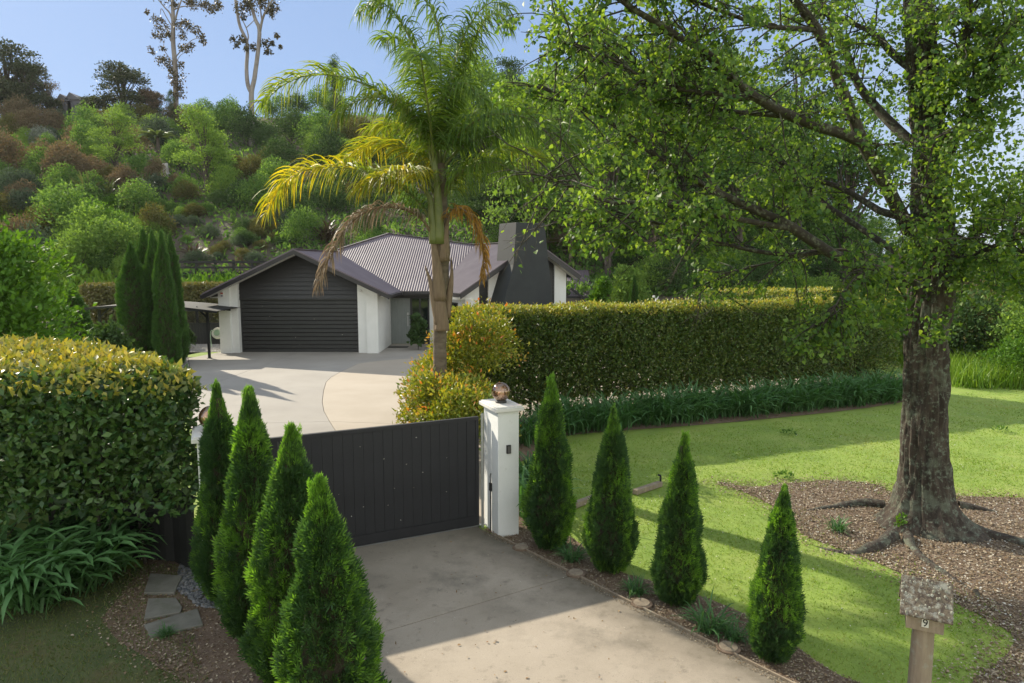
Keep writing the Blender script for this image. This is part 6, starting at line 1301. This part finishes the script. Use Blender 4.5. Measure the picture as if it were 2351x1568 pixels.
for i_, (a, b, rr_) in enumerate(((1100, 1415, 45), (1180, 1432, 40), (1238, 1432, 30), (1242, 1472, 37), (1340, 1440, 48), (1430, 1440, 40))):
    px, py = zq(a, b); p_ = HP(px, py + rr_ * .3); R2 = rr_ * .3344 / 1567 * p_[1]
    if i_ == 0: topi = bush_mesh([(0, 0, .9, 1.0)], 1800, .16, L_lgreen, 230, 'diamond', 0, .3, .1, gap=-3), bush_mesh([(0, 0, .9, 1.0)], 1800, .16, L_green, 231, 'diamond', 0, .3, .1, gap=-3)
    e_ = empty('topiary_ball', tuple(p_), 0, ['leftmost clipped topiary ball on the slope', 'second clipped ball of the topiary row', 'small clipped ball at the back of the topiary row', 'brightest clipped ball in front of the topiary row', 'dark broad clipped ball right of the bright one', 'rightmost clipped topiary ball on the slope'][i_], 'topiary ball', 'clipped topiary balls on the slope'); e_.scale = (R2,) * 3
    inst('foliage', topi[0 if i_ == 3 else 1][0], e_)
# maples and skyline trees on the hill
def hill_tree(zx_, zyb, zyt, kit, w_, label, yoff=0):
    px, pyb = zq(zx_, zyb); pt = zyt * .3344; b = HP(px, pyb); H0 = 13 if kit in T_dark or kit in T_sky else 10 if kit in T_green else 9; h = (pyb - pt) / 1567 * b[1]; sc = h / H0
    return put_tree(kit, (b[0], b[1], b[2] - .2), zx_ * .3, (sc * w_, sc * w_, sc), label)
T_sky = [tree_mesh(s, 13, crown_r(s, 44, 13, 6.2, .10, 1.0, .60), 11000, .34, m_, .3, bark=m_pinebark, gap=-1.3) for s, m_ in ((111, leafmat('sky_tree_leaf', [(.03, .045, .018), (.05, .065, .025), (.06, .075, .03)], .25, rough=.6)), (112, leafmat('brown_sky_leaf', [(.12, .08, .055), (.16, .11, .08), (.10, .08, .04)], .3, rough=.6)))]
hill_tree(800, 1180, 780, T_light[0], 1.35, 'lime green maple in the middle of the left slope')
hill_tree(1420, 1330, 760, T_light[1], 1.15, 'large green maple with layered branches on the slope')
hill_tree(60, 800, 270, T_sky[0], 1.3, 'big dark tree at the left end of the skyline'); hill_tree(210, 800, 380, T_sky[0], 1.2, 'second dark tree on the left skyline, lower')
hill_tree(330, 760, 400, T_bare[0], 1.0, 'thin airy tree leaning out from the left skyline trees'); hill_tree(380, 780, 590, T_sky[0], .9, 'low dark tree at the right end of the left skyline group')
hill_tree(615, 775, 570, T_sky[0], 1.0, 'small round tree on the skyline beside the dark shed'); hill_tree(850, 760, 360, T_sky[0], 1.5, 'broad dark tree on the skyline left of the ivy-clad gum'); hill_tree(1040, 720, 480, T_sky[1], 1.0, 'rounded brown twiggy tree on the skyline before the gum'); hill_tree(830, 740, 590, T_green[0], .9, 'small yellow-green tree below the broad dark skyline tree'); hill_tree(1170, 720, 480, T_dark[0], .5, 'ivy mass climbing the foot of the skyline gum'); hill_tree(1490, 740, 660, T_bare[0], .9, 'tiny bare sapling on the skyline between the gums')
# gum trees
def gum(name, base_z, trunks, clumps, Y, label, mat=m_gum):
    px, py = zq(*base_z); b = HP(px, py); Yb = b[1] if Y is None else Y; zg = float(hillz(P(px, py, Yb)[0], Yb)); e_ = empty(name, (float(P(px, py, Yb)[0]), Yb, zg), 0, label, 'gum tree'); iv = Matrix.Translation(-e_.location)
    for i_, (pts, ra, rb) in enumerate(trunks):
        c_ = [P(*zq(a, b2), Yb + dy) for a, b2, dy in pts]; 
        if i_ == 0: c_ = [np.array(c_[0]) - (0, 0, 1)] + c_
        c_ = spline(c_, 6); o = MB().tube(c_, np.linspace(ra, rb, len(c_)) * .66, 8, False).build('trunk' if i_ == 0 else 'limb', mat, None, True); o.parent = e_; o.matrix_parent_inverse = iv
    P_ = []; r2 = np.random.RandomState(3)
    for a, b2, rr_ in clumps:
        c_ = P(*zq(a, b2), Yb); R2 = rr_ * .3344 / 1567 * Yb; k = int(50 + R2 * R2 * 150); sub = c_ + nrm(r2.normal(size=(6, 3))) * R2 * .6
        P_.append(sub[r2.randint(0, 6, k)] + r2.normal(size=(k, 3)) * R2 * .30)
    P_ = np.vstack(P_); k = len(P_); o = scatter('foliage', 'diamond', P_, r2.normal(size=(k, 3)) + (0, 0, -.5), r2.normal(size=(k, 3)), .30 * r2.uniform(.6, 1.3, k), L_gum); o.parent = e_; o.matrix_parent_inverse = iv; o['kind'] = 'stuff'
gum('gum_tree', (1208, 735), [([(1208, 730, 0), (1205, 480, 0), (1190, 300, 0), (1190, 150, 0), (1185, 0, 0), (1180, -120, 0)], .62, .30), ([(1190, 160, 0), (1165, 90, .5), (1130, 50, 1), (1085, -5, 1)], .2, .1), ([(1195, 170, 0), (1222, 70, -.5), (1250, -10, -1)], .2, .12), ([(1188, 70, 0), (1240, 48, -1), (1310, 42, -2), (1420, 50, -2)], .16, .05), ([(1192, 200, 0), (1150, 130, 1), (1110, 60, 1), (1100, 100, 1)], .12, .05), ([(1200, 400, 0), (1260, 330, -1), (1330, 270, -1), (1400, 270, -1)], .12, .04), ([(1200, 450, 0), (1150, 380, 1), (1125, 330, 1), (1130, 270, 1)], .1, .04), ([(1215, 420, 0), (1240, 380, 0), (1290, 350, 0)], .08, .03)],
    [(1080, 130, 35), (1120, 205, 50), (1080, 240, 35), (1150, 240, 30), (1250, 170, 45), (1300, 185, 40), (1350, 210, 30), (1250, 240, 30), (1385, 245, 25), (1400, 285, 22), (1270, 320, 40), (1310, 310, 25), (1330, 20, 40), (1400, 30, 35), (1450, 50, 50), (1500, 30, 35), (1300, 15, 30), (1040, 345, 22), (1120, 335, 18), (1100, 410, 35), (1150, 430, 40), (1180, 480, 40), (1240, 450, 25), (1225, 520, 45), (1245, 600, 35), (1215, 640, 45), (1190, 560, 40), (1010, 80, 14), (1200, 30, 20), (1180, -60, 90), (1300, -80, 90)], 98, 'tall ivy-clad gum tree on the skyline, left of the forked one')
gum('gum_tree', (1730, 1000), [([(1730, 1010, 0), (1730, 820, 0), (1727, 640, 0), (1750, 520, 0), (1782, 230, 0), (1752, 130, 0), (1715, 0, 0), (1700, -90, 0)], .62, .22), ([(1727, 640, 0), (1702, 580, .3), (1693, 470, .5), (1697, 300, .6), (1645, 170, .8), (1617, 0, 1), (1600, -80, 1)], .40, .2), ([(1782, 230, 0), (1810, 110, -.5), (1870, 0, -1), (1900, -60, -1)], .26, .12), ([(1697, 300, .6), (1705, 250, .6), (1690, 190, .6), (1650, 110, .6), (1620, 60, .6)], .14, .06), ([(1800, 160, 0), (1790, 60, 0), (1800, -20, 0)], .14, .08), ([(1692, 190, 0), (1735, 150, 0), (1750, 130, 0)], .09, .05)],
    [(1640, 50, 35), (1690, 60, 35), (1670, 110, 25), (1890, 45, 32), (1840, 60, 35), (1870, 95, 25), (1600, 262, 22), (1640, 300, 30), (1665, 270, 25), (1735, 325, 30), (1690, 330, 20), (1830, 310, 35), (1860, 290, 22), (1900, 240, 18), (1840, 350, 25), (1700, 10, 40), (1800, 20, 35), (1740, -30, 80), (1850, -50, 80), (1925, 320, 12)], None, 'tall forked gum tree with pale trunk base rising from the slope')
# shed on the skyline, stump, tree fern, flax, bank planting
for (a, b2, wd, lb) in ((505, 690, .9, 'dark gabled shed on the skyline left of the small round tree'), (440, 690, .9, 'grey shed roof showing at the edge of the left skyline trees')):
    px, py = zq(a, b2); b = P(px, py, 99); z0 = float(hillz(b[0], 99)) - .5; zt_ = float(P(px, (650 if a > 500 else 660) * .3344, 99)[2])
    tag(MB().box(b[0] - wd, b[0] + wd, 99, 103, z0, zt_ - .7).prism([(b[0] - wd - .2, zt_ - .7), (b[0] + wd + .2, zt_ - .7), (b[0] - .4, zt_ + .3)], 98.8, 103.2).build('shed', plain('shed_grey', [(.10, .10, .12), (.14, .14, .16)], 1, .8, 3, .1)), lb, 'shed')
px, py = zq(1140, 1210); b = HP(px, py); st = MB(); st.tube([(0, 0, -.3), (0, 0, .5), (.05, 0, 1.4), (-.02, 0, 2.4)], [1.0, .75, .62, .6], 11)
for a in range(7): st.tube([(math.cos(a * .9) * .5, math.sin(a * .9) * .5, .6), (math.cos(a * .9) * 1.1, math.sin(a * .9) * 1.1, .1), (math.cos(a * .9) * 1.6, math.sin(a * .9) * 1.6, -.4)], [.3, .22, .1], 6, False)
o = st.build('tree_stump', plain('silvery_stump', [(.30, .28, .27), (.42, .40, .38)], 2, .9, 5, .6, .05, stretch=(3, 3, .4)), None, True); o.location = b; o.scale = (.42, .42, .5); tag(o, 'old silvery tree stump between the lime and green maples', 'stump')
fern = clump_mesh('fronds', 26, 4.2, .9, leafmat('fern_frond', [(.09, .14, .06), (.14, .19, .10)], .3, rough=.5), 301, .1, (10, 45), (.7, 1.3))
px, py = zq(1090, 1080); b = HP(px, py); e_ = empty('tree_fern', tuple(b), 0, 'tree fern with drooping fronds above the old stump', 'tree fern'); o = inst('fronds', fern, e_, (0, 0, 2.0), sc=.5); MB().tube([(0, 0, -.5), (0, 0, 2.05)], [.22, .18], 8).build('trunk', m_pinebark, e_)
flax = clump_mesh('leaves', 60, 2.2, .13, leafmat('flax_leaf', [(.05, .08, .04), (.09, .12, .06), (.14, .15, .07)], .25, rough=.4), 302, .2, (35, 80), (.5, 1.6)); fdark = clump_mesh('leaves', 60, 1.6, .12, leafmat('dark_flax_leaf', [(.05, .035, .03), (.08, .05, .04), (.11, .10, .06)], .2, rough=.4), 303, .2, (40, 85), (.4, 1.3))
for (a, b2, m_, s_, lb) in ((600, 1350, flax, 1.2, 'spiky flax clump left in the lower slope'), (740, 1380, flax, 1.1, 'spiky flax clump right of the first flax'), (560, 1540, flax, 1.0, 'pale flax clump above the tall courtyard conifers'), (1010, 1290, flax, .9, 'flax clump below the tree fern'), (2240, 1640, fdark, 1.2, 'dark flax just above the garage roof ridge'), (1330, 1760, fdark, .8, 'dark flax beside the black rail fence')):
    px, py = zq(a, b2); b = HP(px, py + 10); e_ = empty('flax_plant', tuple(b), a, lb, 'flax'); inst('leaves', m_, e_, sc=s_)
# low lime planting and a pale hedge-like band on the bank at left
for (px, py, k, s_, lb) in ((200, 600, 3, 1.5, 'low pale green shrub on the bank left of the tall conifers'), (235, 575, 10, 1.3, 'lime mound higher on the bank left of the tall conifers'), (255, 622, 3, 1.4, 'pale green mound just left of the tall conifers'), (180, 640, 3, 1.3, 'pale mound at the foot of the bank behind the bright bush'), (270, 590, 1, 1.2, 'green mound touching the tall conifers on the bank'), (165, 560, 1, 1.6, 'green shrub on the bank above the bright bush')):
    b = HP(px, py); put_shrub(k, tuple(b), px, s_ * b[1] / 46 * 1.1, lb)
q = np.column_stack([np.random.RandomState(8).uniform(zx(430, 43), zx(640, 43), 500), np.random.RandomState(9).uniform(42.2, 43.8, 500)]); R_ = np.random.RandomState(10)
tag(scatter('bank_groundcover', 'blade', np.column_stack([q, hillz(q[:, 0], q[:, 1])]), R_.normal(size=(500, 3)) * .5 + (0, 0, .9), R_.normal(size=(500, 3)), .7 * R_.uniform(.6, 1.2, 500), L_bright, wid=.25), kind='stuff')
# filler shrubs over the slope
rr = random.Random(31); placed = [(np.array(o.location[:2]), o.scale[0]) for o in S.objects if o.type == 'EMPTY' and o.location[1] > 43 and o.name.split('.')[0] in ('shrub', 'tree', 'topiary_ball')]
words = ['dark green', 'mid green', 'olive', 'pale green', 'bronze', 'grey-green', 'silvery', 'fresh green', 'deep green', 'golden olive', 'lime', 'rusty bronze']
cnt = 0; tries = 0
while cnt < 230 and tries < 6000:
    tries += 1; y = 46 + 54 * rr.random() ** .9; x = rr.uniform(-.80, .50) * y; u = x / y
    if -.50 < u < -.36 and y < 55: continue
    pxy = np.array((x, y)); s_ = rr.uniform(.8, 1.8) * (y / 75) ** .5
    if any(np.linalg.norm(pxy - a) < (s_ + b_) * .75 for a, b_ in placed): continue
    zz_ = rr.random(); lefty = u < -.45
    k = rr.choice([4, 5, 9, 1, 3, 1, 5, 2, 7]) if lefty else rr.choice([0, 1, 3, 8, 7, 0, 2, 1, 9])
    placed.append((pxy, s_)); cnt += 1
    put_shrub(k, (x, y, float(hillz(x, y)) - .2), rr.uniform(0, 6.28), (s_, s_, s_ * rr.uniform(.8, 1.35)), ('small ' if s_ < 1.05 else 'large ' if s_ > 1.5 else 'medium ') + words[k] + ' shrub ' + ('low on' if y < 60 else 'halfway up' if y < 80 else 'near the ridge of') + ' the slope, ' + ('at the far left' if u < -.6 else 'above the tall conifers' if u < -.46 else 'above the garage' if u < -.3 else 'beyond the left palm fronds' if u < -.15 else 'behind the palm crown' if u < .05 else 'behind the chimney' if u < .2 else 'behind the big tree'), 'shrubs covering the slope behind the house')
for i_ in range(22):
    y = rr.uniform(40.5, 45.5); x = rr.uniform(.10, .52) * y; k = rr.choice([0, 1, 8, 7, 0, 3]); s_ = rr.uniform(.8, 1.3)
    put_shrub(k, (x, y, float(hillz(x, y)) - .1), rr.uniform(0, 6.28), (s_, s_, s_), words[k] + ' shrub at the foot of the wood ' + ('right of the chimney' if x / y < .24 else 'behind the second hedge' if x / y < .4 else 'left of the big trunk'), 'shrubs along the foot of the wood')
for i_ in range(30):
    y = rr.uniform(44.5, 52); x = rr.uniform(-.66, -.50) * y; k = rr.choice([3, 10, 1, 3, 7]); s_ = rr.uniform(.7, 1.2)
    put_shrub(k, (x, y, float(hillz(x, y)) - .1), rr.uniform(0, 6.28), (s_, s_, s_ * .7), ('small ' if s_ < .95 else 'wide ') + words[k] + ' mound in the low bright planting left of the tall conifers', 'low bright mounds on the bank left of the tall conifers')
# sparse young planting on the bare bank
for i_ in range(26):
    y = rr.uniform(46.5, 56); x = rr.uniform(-.50, -.33) * y; k = rr.choice([2, 4, 5, 5, 9, 8, 0, 7]); s_ = rr.uniform(.35, .75)
    put_shrub(k, (x, y, float(hillz(x, y)) - .1), rr.uniform(0, 6.28), (s_, s_, s_ * .8), 'young ' + words[k] + ' shrub in the sparse planting on the bare brown bank', 'young shrubs on the bare bank behind the garage')
# low undergrowth
R_ = np.random.RandomState(55); N_ = 90000; y = 41 + 65 * R_.uniform(0, 1, N_) ** 1.25; x = y * R_.uniform(-.82, .62, N_); u = x / y
bare = (u > -.50) & (u < -.34) & (y < 56) & (y > 45); kp = ~bare | (R_.uniform(0, 1, N_) < .30); x, y = x[kp], y[kp]; N_ = len(x); q2 = np.column_stack([x, y])
hgt = .45 * np.clip(fn(q2, .5, 6) + .8, 0, 2) * R_.uniform(0, 1, N_); lime = ((x / y > -.72) & (x / y < -.42) & (y > 84)) | ((x / y < -.50) & (y < 57)) | (fn(q2, .12, 17) > .9)
for nm, mk_, mt, sz_, ta in (('slope_undergrowth', ~lime, L_green, .42, 0), ('slope_grass', lime, L_tall, .55, 0)):
    xx, yy, hh = x[mk_], y[mk_], hgt[mk_]; k = len(xx); tag(scatter(nm, 'diamond', np.column_stack([xx, yy, hillz(xx, yy) + hh]), R_.normal(size=(k, 3)) + (0, 0, .8), R_.normal(size=(k, 3)), sz_ * R_.uniform(.5, 1.3, k), mt, wid=.7), kind='stuff')
chips('bank_litter', [(-.50 * 46, 46), (-.33 * 46, 46), (-.33 * 56, 56), (-.52 * 56, 56)], 0, .3, L_chip, 0, 3) if 0 else None
mh = bpy.data.materials.new('haze_air'); mh.use_nodes = True; mh.node_tree.nodes.clear(); pv = mh.node_tree.nodes.new('ShaderNodeVolumePrincipled'); pv.inputs['Density'].default_value = .00011; pv.inputs['Color'].default_value = (.92, .95, 1, 1); pv.inputs['Anisotropy'].default_value = .3
oo = mh.node_tree.nodes.new('ShaderNodeOutputMaterial'); mh.node_tree.links.new(pv.outputs[0], oo.inputs['Volume'])
tag(MB().box(-720, 720, -70, 920, -8, 60).build('haze', mh), kind='stuff')
